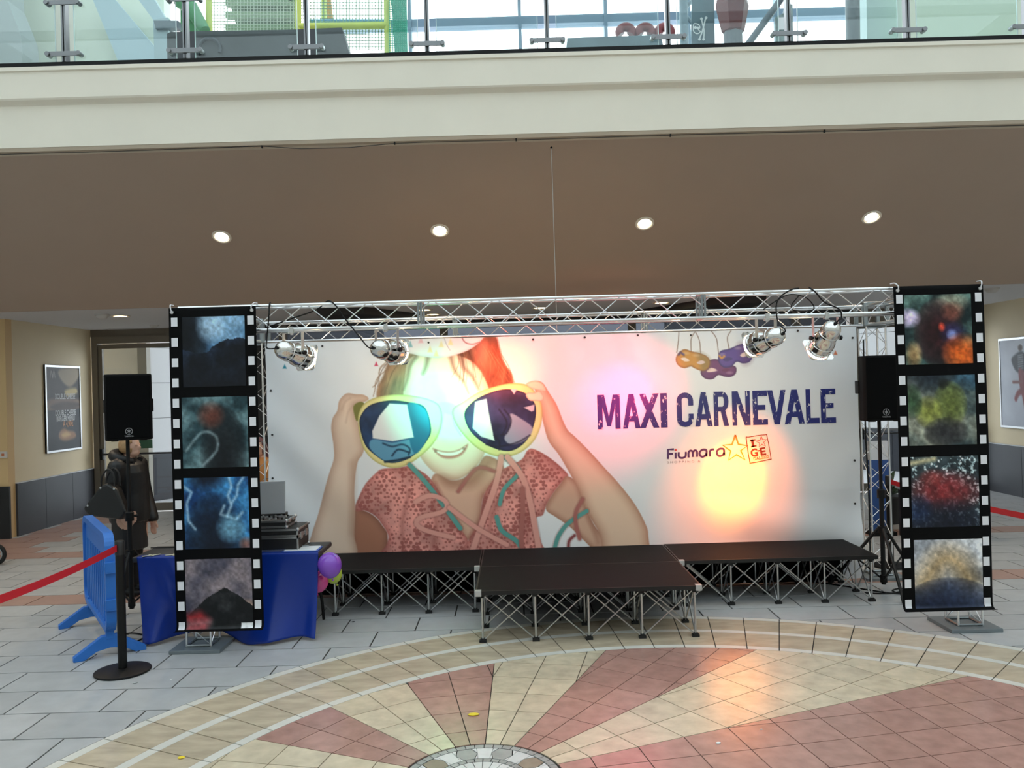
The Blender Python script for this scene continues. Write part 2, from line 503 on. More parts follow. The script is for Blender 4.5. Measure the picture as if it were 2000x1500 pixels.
for nm, mb in rest_mb.items():
    me = bpy.data.meshes.new('sunburst_paving'); me.from_pydata(mb.v, [], mb.f); me.update(); me.materials.append(MATS[nm])
    o = link('sunburst_paving', me, floor); o['kind'] = 'stuff'
# centre mosaic
def pol(r, a): return (SUN_C[0] + r * math.cos(a), SUN_C[1] + r * math.sin(a))
def arc_piece(r0, r1, a0, a1, n=3): return [pol(r1, a0 + (a1 - a0) * i / n) for i in range(n + 1)] + [pol(r0, a1 + (a0 - a1) * i / n) for i in range(n + 1)]
mos_rest = MB()
def mos(poly, m, a):
    if math.sin(a) > -0.15: tile('mosaic_piece', poly, m, floor)
    else: mos_rest.prism(poly, -TH - 0.004, 0)
for i in range(48):
    a = 2 * math.pi * i / 48
    mos(arc_piece(0.398, 0.438, a + 0.006, a + 2 * math.pi / 48 - 0.006, 2), M_mos_grey, a)
for i in range(32):
    a = 2 * math.pi * i / 32
    mos(arc_piece(0.225, 0.258, a + 0.012, a + 2 * math.pi / 32 - 0.012, 2), M_mos_grey, a)
for i in range(10):
    a = 2 * math.pi * i / 10 + math.radians(89)
    mos(arc_piece(0.264, 0.392, a - 0.12, a + 0.12, 2), M_mos_pale, a)
    b = a + math.pi / 10
    mos([pol(0.264, b - 0.11), pol(0.33, b - 0.185), pol(0.392, b - 0.10), pol(0.392, b + 0.10), pol(0.33, b + 0.185), pol(0.264, b + 0.11)][::-1], M_mos_brown if i % 3 else M_mos_grey, b)
    for sg in (-1, 1):
        mos([pol(0.392, b + sg * 0.12), pol(0.392, b + sg * 0.185), pol(0.342, b + sg * 0.187)], M_mos_pale, b)
        mos([pol(0.266, b + sg * 0.13), pol(0.266, b + sg * 0.185), pol(0.318, b + sg * 0.187)], M_mos_pale, b)
for i in range(24):
    a = 2 * math.pi * i / 24
    mos(arc_piece(0.03, 0.219, a + 0.012, a + 2 * math.pi / 24 - 0.012, 2), M_mos_pale, a)
me = bpy.data.meshes.new('mosaic_paving'); me.from_pydata(mos_rest.v, [], mos_rest.f); me.update(); me.materials.append(M_mos_grey)
o = link('mosaic_paving', me, floor); o['kind'] = 'stuff'

# ------------------------------------------------------------------ balcony, soffit, ceilings, walls
FY = 8.65
def extrude_x(name, prof, x0, x1, m, parent=None):
    mb = MB(); n = len(prof)
    mb.add([(x0, y, z) for y, z in prof] + [(x1, y, z) for y, z in prof],
           [tuple(range(n)), tuple(reversed(range(n, 2 * n)))] + [(i, n + i, n + (i + 1) % n, (i + 1) % n) for i in range(n)])
    return mb.build(name, m, parent)
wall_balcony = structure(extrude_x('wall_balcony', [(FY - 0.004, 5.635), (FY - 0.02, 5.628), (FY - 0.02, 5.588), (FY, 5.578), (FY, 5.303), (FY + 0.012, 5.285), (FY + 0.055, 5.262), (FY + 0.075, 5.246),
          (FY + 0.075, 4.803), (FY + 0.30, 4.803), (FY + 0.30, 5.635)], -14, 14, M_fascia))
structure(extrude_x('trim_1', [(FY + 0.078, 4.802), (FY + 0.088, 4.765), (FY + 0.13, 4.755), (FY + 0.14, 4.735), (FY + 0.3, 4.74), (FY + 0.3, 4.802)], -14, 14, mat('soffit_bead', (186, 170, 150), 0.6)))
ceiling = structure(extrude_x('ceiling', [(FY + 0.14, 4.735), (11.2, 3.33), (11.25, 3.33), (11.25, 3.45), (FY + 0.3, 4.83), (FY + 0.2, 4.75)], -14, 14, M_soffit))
structure(box('ceiling_rear', -14, 14, 11.25, 15.1, 3.37, 3.5, M_ceil))
structure(box('floor_upper', -14, 14, FY + 0.3, 17.3, 5.3, 5.6, mat('upper_floor', (150, 150, 150), 0.6)))
structure(box('trim_2', -14, 14, FY + 0.005, FY + 0.045, 5.635, 5.682, M_black))
# thin cable with clips under the lip
mb = MB()
pts = [(-5.6, 0), (-4.2, 0.0), (-2.62, 0.012), (-2.2, -0.028), (-1.7, -0.03), (-1.2, 0.0), (-0.95, 0.004), (0.1, 0.0), (2.0, 0.006), (3.4, 0.0), (5.8, 0.004)]
cab = thing('ceiling_cable', 'thin sagging cable clipped along the lower lip of the balcony', 'cable', (0, FY + 0.1, 4.745))
MB().tube([(x, 0, z - 0.0) for x, z in pts], 0.004, 5).build('wire', M_dark, cab)
for x in (-2.62, -1.2, 0.1, 1.75, 3.4): box('clip', x - 0.006, x + 0.006, -0.008, 0.02, -0.008, 0.022, M_black, cab)

# left and right side walls with slate wainscot
LWX, RWX, BWY = -7.78, 8.6, 15.1
wall_left = structure(box('wall_left', LWX - 0.3, LWX, 12.72, BWY, 0, 3.4, M_wall))
wall_left_front = structure(box('wall_left_front', -14, LWX, 12.55, 12.72, 0, 3.4, mat('wall_ochre', (214, 182, 132), 0.6)))
wall_right = structure(box('wall_right', RWX, RWX + 0.3, 11.3, BWY, 0, 3.4, M_wall))
for y0, y1 in ((12.72, 13.5), (13.5, 14.32), (14.32, 15.09)):
    box('wainscot_panel', LWX, LWX + 0.03, y0 + 0.004, y1 - 0.004, 0.0, 0.82, M_wains, wall_left)
box('wainscot_cap', LWX, LWX + 0.035, 12.72, 15.09, 0.82, 0.835, mat('cap_pale', (190, 192, 196), 0.4), wall_left)
for y0, y1 in ((11.3, 12.6), (12.6, 13.9), (13.9, 15.09)):
    box('wainscot_panel', RWX - 0.03, RWX, y0 + 0.004, y1 - 0.004, 0.0, 0.86, M_wains, wall_right)
box('wainscot_cap', RWX - 0.035, RWX, 11.3, 15.09, 0.86, 0.875, MATS['cap_pale'], wall_right)
box('wainscot_panel', -14, LWX + 0.03, 12.51, 12.55, 0.0, 0.80, M_wains_d, wall_left_front)
# atrium walls outside the frame, which also block low sky light; dimming glass roof above
M_awall = mat('atrium_wall', (216, 214, 206), 0.6)
structure(box('wall_atrium_rear', -14, 14, -10.3, -10, 0, 12.2, M_awall))
structure(box('wall_atrium_left', -14.3, -14, -10.3, 17.3, 0, 12.2, M_awall))
structure(box('wall_atrium_right', 14, 14.3, -10.3, 17.3, 0, 12.2, M_awall))
dimming_roof = structure(box('unseen_dimming_roof', -14.3, 14.3, -10.3, 17.3, 12.2, 12.22, glass_mat('roof_dimming_glass', (190, 196, 198), 0.05)))  # unseen glass roof, added and tinted to dim the daylight inside
for k in range(8): box('roof_bar', -14.3, 14.3, -8.5 + k * 3.4, -8.36 + k * 3.4, 11.95, 12.2, M_steel, dimming_roof)

# back wall with two glazed doors, glazed screen in the middle
LDX0, LDX1 = -7.74, -6.10
RDX0, RDX1 = 6.20, 8.55
wall_back = structure(box('wall_back', LDX1, RDX0, BWY, BWY + 0.25, 0, 2.95, M_dark))
structure(box('trim_3', LWX, RWX, BWY, BWY + 0.25, 3.24, 3.4, M_doorframe))
screen = structure(box('window_1', LDX1 + 0.05, RDX0 - 0.05, BWY - 0.02, BWY, 2.95, 3.24, G_dark))
for x in (-5.9, -4.2, -1.25, 2.2, 5.2):
    box('window_post', x - 0.07, x + 0.07, BWY - 0.12, BWY - 0.02, 0, 3.36, M_doorframe, screen)
box('window_rail', LDX1, RDX0, BWY - 0.10, BWY - 0.03, 2.93, 3.0, M_dark, screen)
box('window_rail', LDX1, RDX0, BWY - 0.10, BWY - 0.03, 3.29, 3.36, M_dark, screen)
structure(extrude_x('trim_4', [(11.25, 3.29), (11.25, 3.37), (11.36, 3.37), (11.36, 3.29)], -4.0, 5.6, M_dark))
for i, (xa, xb) in enumerate(((-2.4, -1.2), (3.3, 2.0))):
    mb = MB(); mb.prism([(xa - 0.5 * (1 if xb > xa else -1), 12.2), (xa + 0.2 * (1 if xb > xa else -1), 12.2), (xb + 0.3 * (1 if xb > xa else -1), 14.9), (xa - 0.5 * (1 if xb > xa else -1), 14.9)], 3.26, 3.368)
    structure(mb.build('trim_%d' % (5 + i), M_dark))

def door(idx, x0, x1, leaves):
    d = structure(MB().box(x0, x0 + 0.10, BWY - 0.06, BWY + 0.12, 0, 3.24).box(x1 - 0.10, x1, BWY - 0.06, BWY + 0.12, 0, 3.24).box(x0 + 0.10, x1 - 0.10, BWY - 0.06, BWY + 0.12, 3.12, 3.24).build('door_%d' % idx, M_doorframe))
    for a, b in leaves:
        lf = MB().box(a, a + 0.07, BWY - 0.03, BWY + 0.03, 0.02, 3.10).box(b - 0.07, b, BWY - 0.03, BWY + 0.03, 0.02, 3.10).box(a + .07, b - .07, BWY - 0.03, BWY + 0.03, 3.02, 3.10).box(a + .07, b - .07, BWY - 0.03, BWY + 0.03, 0.02, 0.16).build('door_leaf', M_doorframe, d)
        box('glass_pane', a + 0.07, b - 0.07, BWY - 0.005, BWY + 0.005, 0.16, 3.02, G_door, lf)
        pb = MB().tube([(a + 0.05, BWY - 0.09, 1.08), (b - 0.05, BWY - 0.09, 1.08)], 0.018, 8).build('push_bar', M_dark, d)
        for x in (a + 0.05, b - 0.05): MB().box(x - 0.025, x + 0.025, BWY - 0.12, BWY - 0.03, 0.98, 1.18).build('bar_bracket', M_black, pb, bevel=0.01)
    return d
d1 = door(1, LDX0, LDX1, [(LDX0 + 0.11, LDX1 - 0.11)])
box('exit_notice', -6.92, -6.68, BWY - 0.012, BWY - 0.008, 1.17, 1.33, mat('green_notice', (58, 104, 78), 0.5), d1)
d2 = door(2, RDX0, RDX1, [(RDX0 + 0.11, (RDX0 + RDX1) / 2 - 0.005), ((RDX0 + RDX1) / 2 + 0.005, RDX1 - 0.11)])

# outside: ground and pale panelled walls
structure(box('floor_outside', -14, 14, BWY + 0.25, 34, -0.2, -0.004, mat('outside_paving', (196, 198, 200), 0.6)))
def outside_wall(name, p0, p1, wains):
    p0 = Vector(p0); p1 = Vector(p1); d = p1 - p0; L = d.length; a = math.atan2(d.y, d.x)
    T = Matrix.Translation((p0.x, p0.y, 0)) @ Matrix.Rotation(a, 4, 'Z')
    wl = structure(MB().box(0, L, 0.02, 0.3, 0, 4.6, T).build(name, mat('panel_joint', (120, 120, 122), 0.7)))
    z = wains; k = 0
    while z < 4.5:
        MB().box(0, L, 0, 0.03, z + 0.012, min(z + 0.72, 4.6), T).build('cladding_panel', M_outpanel, wl); z += 0.72
    x = 0
    while x < L - 0.1:
        MB().box(x + 0.005, min(x + 1.2, L) - 0.005, 0, 0.03, 0.0, wains - 0.02, T).build('wainscot_panel', M_wains, wl); x += 1.2
    return wl
outside_wall('wall_outside_left', (-7.35, 16.6), (-3.6, 23.0), 0.95)
structure(box('wall_outside_left_near', -9.5, -7.5, 16.55, 16.8, 0, 4.6, mat('outside_cream', (224, 222, 208), 0.6)))
structure(box('trim_7', -7.52, -7.34, 16.4, 16.58, 0, 4.6, mat('outside_post', (150, 146, 134), 0.6)))
outside_wall('wall_outside_right', (4.2, 22.6), (9.6, 17.2), 0.95)

# ------------------------------------------------------------------ truss rig
M_alu = mat('truss_aluminium', (236, 238, 240), 0.28, metal=1.0)
M_alu_d = mat('truss_plate', (150, 156, 158), 0.4, metal=0.8)
M_base = mat('base_plate_grey', (118, 126, 130), 0.45, metal=0.3)
TS = 0.20                                   # truss section, chord to chord

def truss(name, label, p0, p1, up, pitch=0.262, cr=0.0125, br=0.0045, joints=(), group=None):
    """square truss from p0 to p1 (axis of the section's centre); up is one section direction"""
    p0 = Vector(p0); p1 = Vector(p1); d = p1 - p0; L = d.length; t = d.normalized()
    a = Vector(up).normalized(); b = t.cross(a).normalized(); h = TS / 2
    e = thing(name, label, 'truss', p0, group=group)
    cor = [a * h + b * h, a * h - b * h, -a * h - b * h, -a * h + b * h]
    for c in cor: rod('chord', c, c + d, cr, M_alu, e, 10)
    n = max(2, int(round(L / pitch))); s = L / n
    for f in range(4):
        A, B = cor[f], cor[(f + 1) % 4]
        for i in range(n):
            q0, q1 = (A, B) if (i + f) % 2 == 0 else (B, A)
            rod('brace', q0 + t * (i * s + 0.012), q1 + t * ((i + 1) * s - 0.012), br, M_alu, e, 5)
    for q in (0.0, L) + tuple(joints):
        for off in ((-0.012, 0.012) if 0.01 < q < L - 0.01 else ((0.008,) if q < 0.01 else (-0.008,))):
            fr = MB()
            for f in range(4): fr.tube([cor[f] + t * (q + off), cor[(f + 1) % 4] + t * (q + off)], 0.010, 6)
            fr.build('end_frame', M_alu_d, e)
    return e

FT_Y, FT_Z = 6.88, 2.735                    # front truss centre line
RT_Y, RT_Z = 8.66, 2.75
LTX, RTX = -2.66, 3.72                      # front towers
LRX, RRX = -2.72, 3.80                      # rear towers
truss('front_truss', 'silver square truss carrying the four spotlights across the front', (LTX - 0.1, FT_Y, FT_Z), (RTX + 0.1, FT_Y, FT_Z), (0, 0, 1), joints=(2.0, 4.35))
truss('rear_truss', 'silver square truss spanning above the top edge of the big banner', (LRX + 0.12, RT_Y, RT_Z), (RRX - 0.13, RT_Y, RT_Z), (0, 0, 1), joints=(2.0, 4.0))
truss('side_truss', 'short silver truss from the left film strip back to the banner', (LTX - 0.03, FT_Y + 0.12, FT_Z), (LRX, RT_Y - 0.12, RT_Z), (0, 0, 1))
truss('side_truss', 'short silver truss from the right film strip back to the banner', (RTX + 0.03, FT_Y + 0.12, FT_Z), (RRX, RT_Y - 0.12, RT_Z), (0, 0, 1))
for x, y, lab, top in ((LTX, FT_Y, 'slim truss tower on a steel plate behind the left film strip', FT_Z - 0.1), (RTX, FT_Y, 'slim truss tower on a steel plate behind the right film strip', FT_Z - 0.1),
                  (LRX, RT_Y, 'truss tower at the left edge of the big banner', RT_Z - 0.11), (RRX, RT_Y, 'truss tower at the right edge of the banner behind a loudspeaker', RT_Z - 0.11)):
    tw = truss('truss_tower', lab, (x, y, 0.032), (x, y, top), (0, 1, 0), pitch=0.2, cr=0.0095, br=0.0035)
    pl = MB().box(-0.21, 0.21, -0.20, 0.20, -0.032, -0.002).build('base_plate', M_base, tw, bevel=0.004)
    if y > 8:
        cb = MB()
        for sx in (-1, 1):
            for sy in (-1, 1): cb.box(sx * 0.115 - 0.02, sx * 0.115 + 0.02, sy * 0.115 - 0.02, sy * 0.115 + 0.02, top - 0.035, top + 0.215)
        for z in (top - 0.03, top + 0.19): cb.box(-0.12, 0.12, -0.125, -0.11, z, z + 0.03).box(-0.12, 0.12, 0.11, 0.125, z, z + 0.03).box(-0.125, -0.11, -0.12, 0.12, z, z + 0.03).box(0.11, 0.125, -0.12, 0.12, z, z + 0.03)
        cb.build('corner_block', M_alu_d, tw, bevel=0.006)

# suspension wire from the soffit to the rear truss
hk = at(1077, 287, FY + 0.2)
sw = thing('suspension_wire', 'thin steel wire hanging from a hook in the soffit to the truss', 'wire', (hk.x, RT_Y + 0.09, RT_Z - 0.1))
MB().tube([(0, 0, 0), (0, FY + 0.22 - RT_Y - 0.09, 4.70 - RT_Z + 0.1)], 0.0035, 6).build('wire', mat('wire_grey', (170, 168, 164), 0.4, metal=0.6), sw)
MB().ell((0, FY + 0.22 - RT_Y - 0.09, 4.70 - RT_Z + 0.1), (0.016, 0.016, 0.022), 10, 6).build('hook', M_black, sw)

# ------------------------------------------------------------------ stage platforms
M_deck = mat('deck_black', (24, 24, 25), 0.7, var=0.10, scale=12, bump=0.05, bscale=200, spec=0.10)
M_edge = mat('deck_edge', (14, 14, 15), 0.5)
M_leg = mat('riser_tube', (196, 198, 198), 0.28, metal=0.95)
M_cap = mat('corner_cap', (186, 188, 188), 0.4, metal=0.5)
M_foot = mat('rubber_foot', (16, 16, 16), 0.7)
def platform(label, x0, x1, y0, y1, h, caps=True):
    cx, cy = (x0 + x1) / 2, (y0 + y1) / 2
    e = thing('stage_platform', label, 'platform', (cx, cy, 0), group='folding stage platforms')
    W, D = x1 - x0, y1 - y0
    MB().box(-W / 2 + 0.012, W / 2 - 0.012, -D / 2 + 0.012, D / 2 - 0.012, h - 0.03, h).build('deck_board', M_deck, e)
    MB().box(-W / 2, W / 2, -D / 2, -D / 2 + 0.012, h - 0.036, h - 0.001).box(-W / 2, W / 2, D / 2 - 0.012, D / 2, h - 0.036, h - 0.001).box(-W / 2, -W / 2 + 0.012, -D / 2 + .012, D / 2 - .012, h - 0.036, h - 0.001).box(W / 2 - 0.012, W / 2, -D / 2 + .012, D / 2 - .012, h - 0.036, h - 0.001).build('edge_trim', M_edge, e)
    if caps:
        for sx, sy in caps:
            MB().box(sx * W / 2 - 0.026 + sx * -0.023, sx * W / 2 + 0.026 - sx * 0.023, sy * D / 2 - 0.026 - sy * 0.023, sy * D / 2 + 0.026 - sy * 0.023, h - 0.046, h + 0.002).build('corner_cap', M_cap, e, bevel=0.003)
    xs = [-W / 2 + 0.05 + (W - 0.10) * i / 4 for i in range(5)]; ys = [-D / 2 + 0.05 + (D - 0.10) * i / 2 for i in range(3)]
    zt, zb = h - 0.05, 0.03
    foot_me = None
    for i, x in enumerate(xs):
        for j, y in enumerate(ys):
            rod('leg', (x, y, zb - 0.01), (x, y, zt + 0.012), 0.0095 if j == 0 else 0.008, M_leg, e, 8)
            if foot_me is None:
                f0 = MB().box(-0.03, 0.03, -0.02, 0.02, 0, 0.022).box(-0.018, 0.018, -0.018, 0.018, 0.02, 0.034).build('foot', M_foot, e, bevel=0.003); foot_me = f0.data
                f0.location = (x, y, 0)
            else:
                f = link('foot', foot_me, e); f.location = (x, y, 0)
            h2 = link('top_hub', foot_me, e); h2.location = (x, y, h - 0.036); h2.scale = (0.8, 0.8, -0.9)
    def cross(p, q):
        p = Vector(p); q = Vector(q); d = q - p; d.z = 0; d.normalize()
        rod('cross_brace', p + d * 0.018 + Vector((0, 0, zb)), q - d * 0.018 + Vector((0, 0, zt)), 0.0065, M_leg, e, 6)
        rod('cross_brace', q - d * 0.018 + Vector((0, 0, zb)) , p + d * 0.018 + Vector((0, 0, zt)), 0.0065, M_leg, e, 6)
    for j, y in enumerate(ys):
        for i in range(4): cross((xs[i], y, 0), (xs[i + 1], y, 0))
    for i, x in enumerate(xs):
        for j in range(2): cross((x, ys[j], 0), (x, ys[j + 1], 0))
    return e
PH = 0.435
platform('low black stage platform standing out in front of the others', -0.36, 1.50, 6.74, 7.665, PH, caps=((-1, -1), (1, -1)))
platform('left black stage platform beside the blue draped table', -2.225, -0.365, 7.67, 8.49, PH, caps=((1, -1),))
platform('middle black stage platform under the picture of the child', -0.358, 1.498, 7.67, 8.49, PH, caps=False)
platform('right black stage platform beside the right loudspeaker stand', 1.505, 3.365, 7.67, 8.49, PH + 0.004, caps=((-1, -1),))

sk = thing('understage_dark_sheet', 'black sheet added behind the stage legs to darken the space under the decks', 'dark backing sheet', (0.57, 8.503, 0))  # added dark sheet that deepens the shade under the decks
skx = np.linspace(-2.79, 2.79, 160); skz = np.linspace(0.005, 0.425, 6); SX_, SZ_ = np.meshgrid(skx, skz)
sheet('dark_sheet_face', SX_, 0.006 * np.sin(SX_ * 40), SZ_, np.zeros(SX_.shape + (3,)), mat('dark_sheet_black', (12, 12, 13), 0.9, spec=0.1), sk)

# ------------------------------------------------------------------ film strip hangings
M_film = mat('film_black_vinyl', (14, 14, 15), 0.6, spec=0.08)
M_hole = mat('film_white', (232, 232, 236), 0.5)
M_grom = mat('grommet', (210, 210, 210), 0.3, metal=0.7)
P_ink = print_mat('printed_vinyl', 0.4)

def film_strip(label, xl, xr, ztop, zbot, frames, painters, hole0, skew):
    W = xr - xl; cx = (xl + xr) / 2; Y = 6.715
    e = thing('film_strip', label, 'banner', (cx, Y, zbot), group='film strip hangings')
    Hh = ztop - zbot
    def curve(s):                        # distance from the top -> (y, z) with a curled hem
        s_c = Hh - 0.035
        if s <= s_c: return -0.012 * math.sin(s / Hh * 3.0), Hh - s
        a = (s - s_c) / 0.045; r = 0.045
        y0, z0 = -0.012 * math.sin(s_c / Hh * 3.0), Hh - s_c
        return y0 - r * (1 - math.cos(a)), z0 - r * math.sin(a) + 0.0
    def strip(name, x0, x1, s0, s1, off, m, C=None, nx=2, ns=24):
        xs = np.linspace(x0, x1, nx); ss = np.linspace(s0, s1, ns)
        XX, SS = np.meshgrid(xs, ss)
        cur = np.array([curve(s) for s in ss]); 
        YY = np.repeat(cur[:, 0:1], nx, 1) - off; ZZ = np.repeat(cur[:, 1:2], nx, 1)
        if C is None: C = np.zeros(XX.shape + (3,))
        return sheet(name, XX, YY, ZZ, C, m, e)
    o = strip('vinyl_sheet', -W / 2, W / 2, 0, Hh + 0.06, 0.0, M_film, nx=3, ns=90)
    so = o.modifiers.new('solid', 'SOLIDIFY'); so.thickness = 0.002; so.offset = 1
    for i in range(16):
        s = hole0 + i * 0.1663
        for sx in (-1, 1):
            hx = sx * (W / 2 - 0.045)
            strip('sprocket_hole', hx - 0.026, hx + 0.026, s - 0.036, min(s + 0.036, Hh + 0.055), 0.003, M_hole, nx=2, ns=6)
    for (fx0, fx1, s0, s1), pf in zip(frames, painters):
        nx, ns = 84, 90
        U, V = np.meshgrid(np.linspace(0, 1, nx), np.linspace(0, 1, ns))
        p = pf(U, V); p = p * (0.72 + 0.56 * fbm(U, V, 0.045, 7))[..., None]; p = np.clip((p - 60) * 1.15 + 60, 4, 250)
        strip('printed_frame', fx0, fx1, s0, s1, 0.003, P_ink, p, nx, ns)
    for sx in (-1, 1):
        g = MB().tube([(sx * (W / 2 - 0.03), -0.004, Hh - 0.035), (sx * (W / 2 - 0.03), -0.014, Hh - 0.035)], 0.014, 12).build('grommet', M_grom, e, smooth=True)
        MB().tube(catmull([(sx * (W / 2 - 0.03), -0.012, Hh - 0.035), (sx * (W / 2 - 0.028), -0.03, Hh - 0.005), (sx * (W / 2 - 0.015), 0.0, Hh + 0.025), (sx * (W / 2 - 0.01), 0.07, Hh + 0.03)], 5, False), 0.005, 6).build('cable_tie', M_hole, g, smooth=True)
    return e

def fbm(U, V, sc, seed): return vnoise(U, V, sc, seed, 4)
def mixc(a, b, t): t = np.clip(t, 0, 1)[..., None]; return np.array(a, float) * (1 - t) + np.array(b, float) * t
def start(U, V, a, b, sc=0.35, seed=1): 
    p = Paint(U, V, (0, 0, 0)); n = fbm(U, V, sc, seed); p.C = mixc(a, b, (n - 0.3) / 0.4); return p
# plain stand-in pictures in the colours of the prints: clouds, glows, sparks
def f_moon(U, V):
    p = start(U, V, (70, 108, 140), (140, 176, 204), 0.4, 3)
    p.blob(0.05, 0.3, 0.42, 0.9, (14, 18, 24), 1.0, 3); p.blob(0.45, 0.12, 0.26, 0.3, (176, 204, 226), 0.8)
    d = 0.42 + 0.10 * np.sin(U * 5 + 0.4) + 0.12 * (fbm(U, V, 0.2, 5) - 0.5)
    p.C = np.where((V > d)[..., None], mixc((18, 22, 30), (52, 72, 100), (fbm(U, V, 0.16, 9) - 0.35) * 2.4 * (1 - V)), p.C)
    return p.C
def f_smoke(U, V):
    p = start(U, V, (38, 60, 66), (120, 148, 152), 0.3, 11)
    p.blob(0.62, 0.85, 0.36, 0.75, (20, 24, 28), 0.97, 4); p.blob(0.44, 0.26, 0.24, 0.22, (120, 62, 48), 0.75, 2)
    p.stroke([(0.05, 0.75), (0.3, 0.5), (0.5, 0.55), (0.52, 0.75), (0.3, 0.97)], 0.012, (170, 190, 194), soft=0.03)
    return p.C
def f_storm(U, V):
    p = start(U, V, (20, 54, 96), (70, 140, 190), 0.3, 21)
    p.blob(0.45, 0.95, 0.5, 0.75, (16, 22, 34), 0.95, 4); p.blob(0.36, 0.0, 0.35, 0.2, (14, 18, 30), 0.9)
    for q in ([(0.7, 0), (0.74, 0.14), (0.68, 0.26), (0.73, 0.4), (0.66, 0.55)], [(0.93, 0), (0.84, 0.12), (0.82, 0.26), (0.74, 0.36)], [(0.0, 0.12), (0.12, 0.2), (0.04, 0.36), (0.06, 0.6), (0.16, 0.72)], [(0.62, 0.4), (0.56, 0.52), (0.8, 0.6), (0.9, 0.5)]):
        p.stroke(q, 0.012, (206, 232, 246), soft=0.03, smooth=False)
    p.blob(0.72, 0.72, 0.26, 0.24, (130, 184, 210), 0.75)
    p.blob(0.95, 0.95, 0.14, 0.12, (140, 84, 66), 0.8)
    return p.C
def f_dusk(U, V):
    p = start(U, V, (62, 62, 76), (134, 122, 126), 0.4, 31)
    p.blob(0.92, 0.86, 0.26, 0.3, (222, 176, 132), 0.8)
    d = 0.42 + 0.5 * np.abs(U - 0.58) ** 1.3 * 1.6 + 0.05 * (fbm(U, V, 0.15, 2) - 0.5)
    p.C = np.where((V > d)[..., None], mixc((22, 24, 26), (96, 96, 98), (fbm(U, V, 0.14, 6) - 0.45) * 2.2 * (1.15 - V)), p.C)
    p.poly([(0.0, 0.78), (0.22, 0.74), (0.36, 0.86), (0.30, 1.02), (0.0, 1.02)], (158, 46, 50), smooth=False, soft=0.06, alpha=0.9); p.stroke([(0.0, 0.92), (0.34, 0.9)], 0.05, (190, 188, 192), soft=0.08, alpha=0.6)
    p.C = np.where(((V > 0.92) & (U > 0.83))[..., None], np.array((232, 232, 232.)), p.C)
    return p.C
def f_fire(U, V):
    p = start(U, V, (24, 38, 40), (96, 124, 116), 0.3, 41)
    p.blob(0.7, 0.12, 0.3, 0.16, (198, 196, 170), 0.8); p.blob(0.5, 0.55, 0.38, 0.5, (46, 18, 22), 0.95, 4)
    p.blob(0.06, 0.33, 0.2, 0.16, (226, 206, 240), 0.95); p.blob(0.70, 0.58, 0.1, 0.09, (200, 220, 250), 0.9); p.blob(0.72, 0.56, 0.24, 0.18, (44, 52, 120), 0.5)
    p.blob(0.85, 0.86, 0.34, 0.32, (214, 96, 34), 0.95); p.blob(0.12, 0.86, 0.14, 0.22, (196, 150, 96), 0.8)
    p.blob(0.72, 0.25, 0.2, 0.16, (142, 78, 62), 0.7); p.blob(0.55, 0.47, 0.06, 0.08, (214, 78, 56), 0.9)
    p.C *= (0.62 + 0.76 * fbm(U, V, 0.12, 44))[..., None]; return p.C
def f_green(U, V):
    p = start(U, V, (56, 70, 72), (138, 140, 126), 0.35, 51)
    p.blob(0.3, 0.0, 0.5, 0.28, (34, 42, 52), 0.9); p.blob(0.95, 0.05, 0.35, 0.2, (58, 92, 114), 0.8)
    p.blob(0.62, 0.42, 0.26, 0.34, (104, 114, 58), 0.95, 4); p.blob(0.3, 0.52, 0.22, 0.24, (142, 146, 66), 0.85, 3); p.blob(0.55, 0.82, 0.34, 0.22, (44, 44, 46), 0.95, 4)
    p.blob(0.06, 0.36, 0.16, 0.26, (40, 66, 42), 0.85, 3); p.blob(0.52, 0.12, 0.09, 0.1, (26, 28, 24), 0.9)
    p.C *= (0.66 + 0.68 * fbm(U, V, 0.1, 54))[..., None]; return p.C
def f_city(U, V):
    p = start(U, V, (36, 42, 46), (66, 78, 82), 0.2, 61)
    sp = fbm(U, V, 0.035, 63); p.C = np.where((sp > 0.60)[..., None], mixc((90, 110, 116), (210, 226, 228), (sp - 0.6) * 8), p.C)
    p.stroke([(0.0, 0.09), (0.35, 0.03)], 0.06, (198, 188, 150), soft=0.03)
    p.blob(0.5, 0.5, 0.62, 0.34, (122, 42, 44), 0.9, 2); p.blob(0.3, 0.3, 0.2, 0.14, (146, 58, 54), 0.6); p.blob(0.5, 1.0, 0.7, 0.42, (22, 26, 40), 0.95, 3); p.blob(0.1, 0.75, 0.24, 0.25, (32, 46, 76), 0.8)
    p.C *= (0.7 + 0.6 * fbm(U, V, 0.12, 64))[..., None]
    return p.C
def f_mist(U, V):
    p = start(U, V, (146, 150, 158), (206, 208, 212), 0.5, 71)
    p.blob(0.85, 0.55, 0.3, 0.18, (74, 86, 104), 0.8, 3); p.blob(0.1, 0.9, 0.4, 0.22, (54, 60, 68), 0.9, 3)
    p.stroke([(0.15, 0.62), (0.4, 0.3), (0.62, 0.34), (0.8, 0.6)], 0.2, (192, 154, 96), soft=0.22, alpha=0.9); p.blob(0.5, 1.05, 0.75, 0.5, (26, 36, 60), 0.97, 5)
    p.C *= (0.8 + 0.4 * fbm(U, V, 0.14, 74))[..., None]
    return p.C
def frame_list(xl, xr, ztop, px):
    out = []
    for u0, u1, v0, v1 in px:
        um, vm = (u0 + u1) / 2, (v0 + v1) / 2
        a = at(u0, vm, 6.71); b = at(u1, vm, 6.71); t = at(um, v0, 6.71); q = at(um, v1, 6.71)
        out.append((a.x - (xl + xr) / 2, b.x - (xl + xr) / 2, ztop - t.z, ztop - q.z))
    return out
XL, XR, ZT, ZB = -2.812, -2.096, 2.828, 0.196
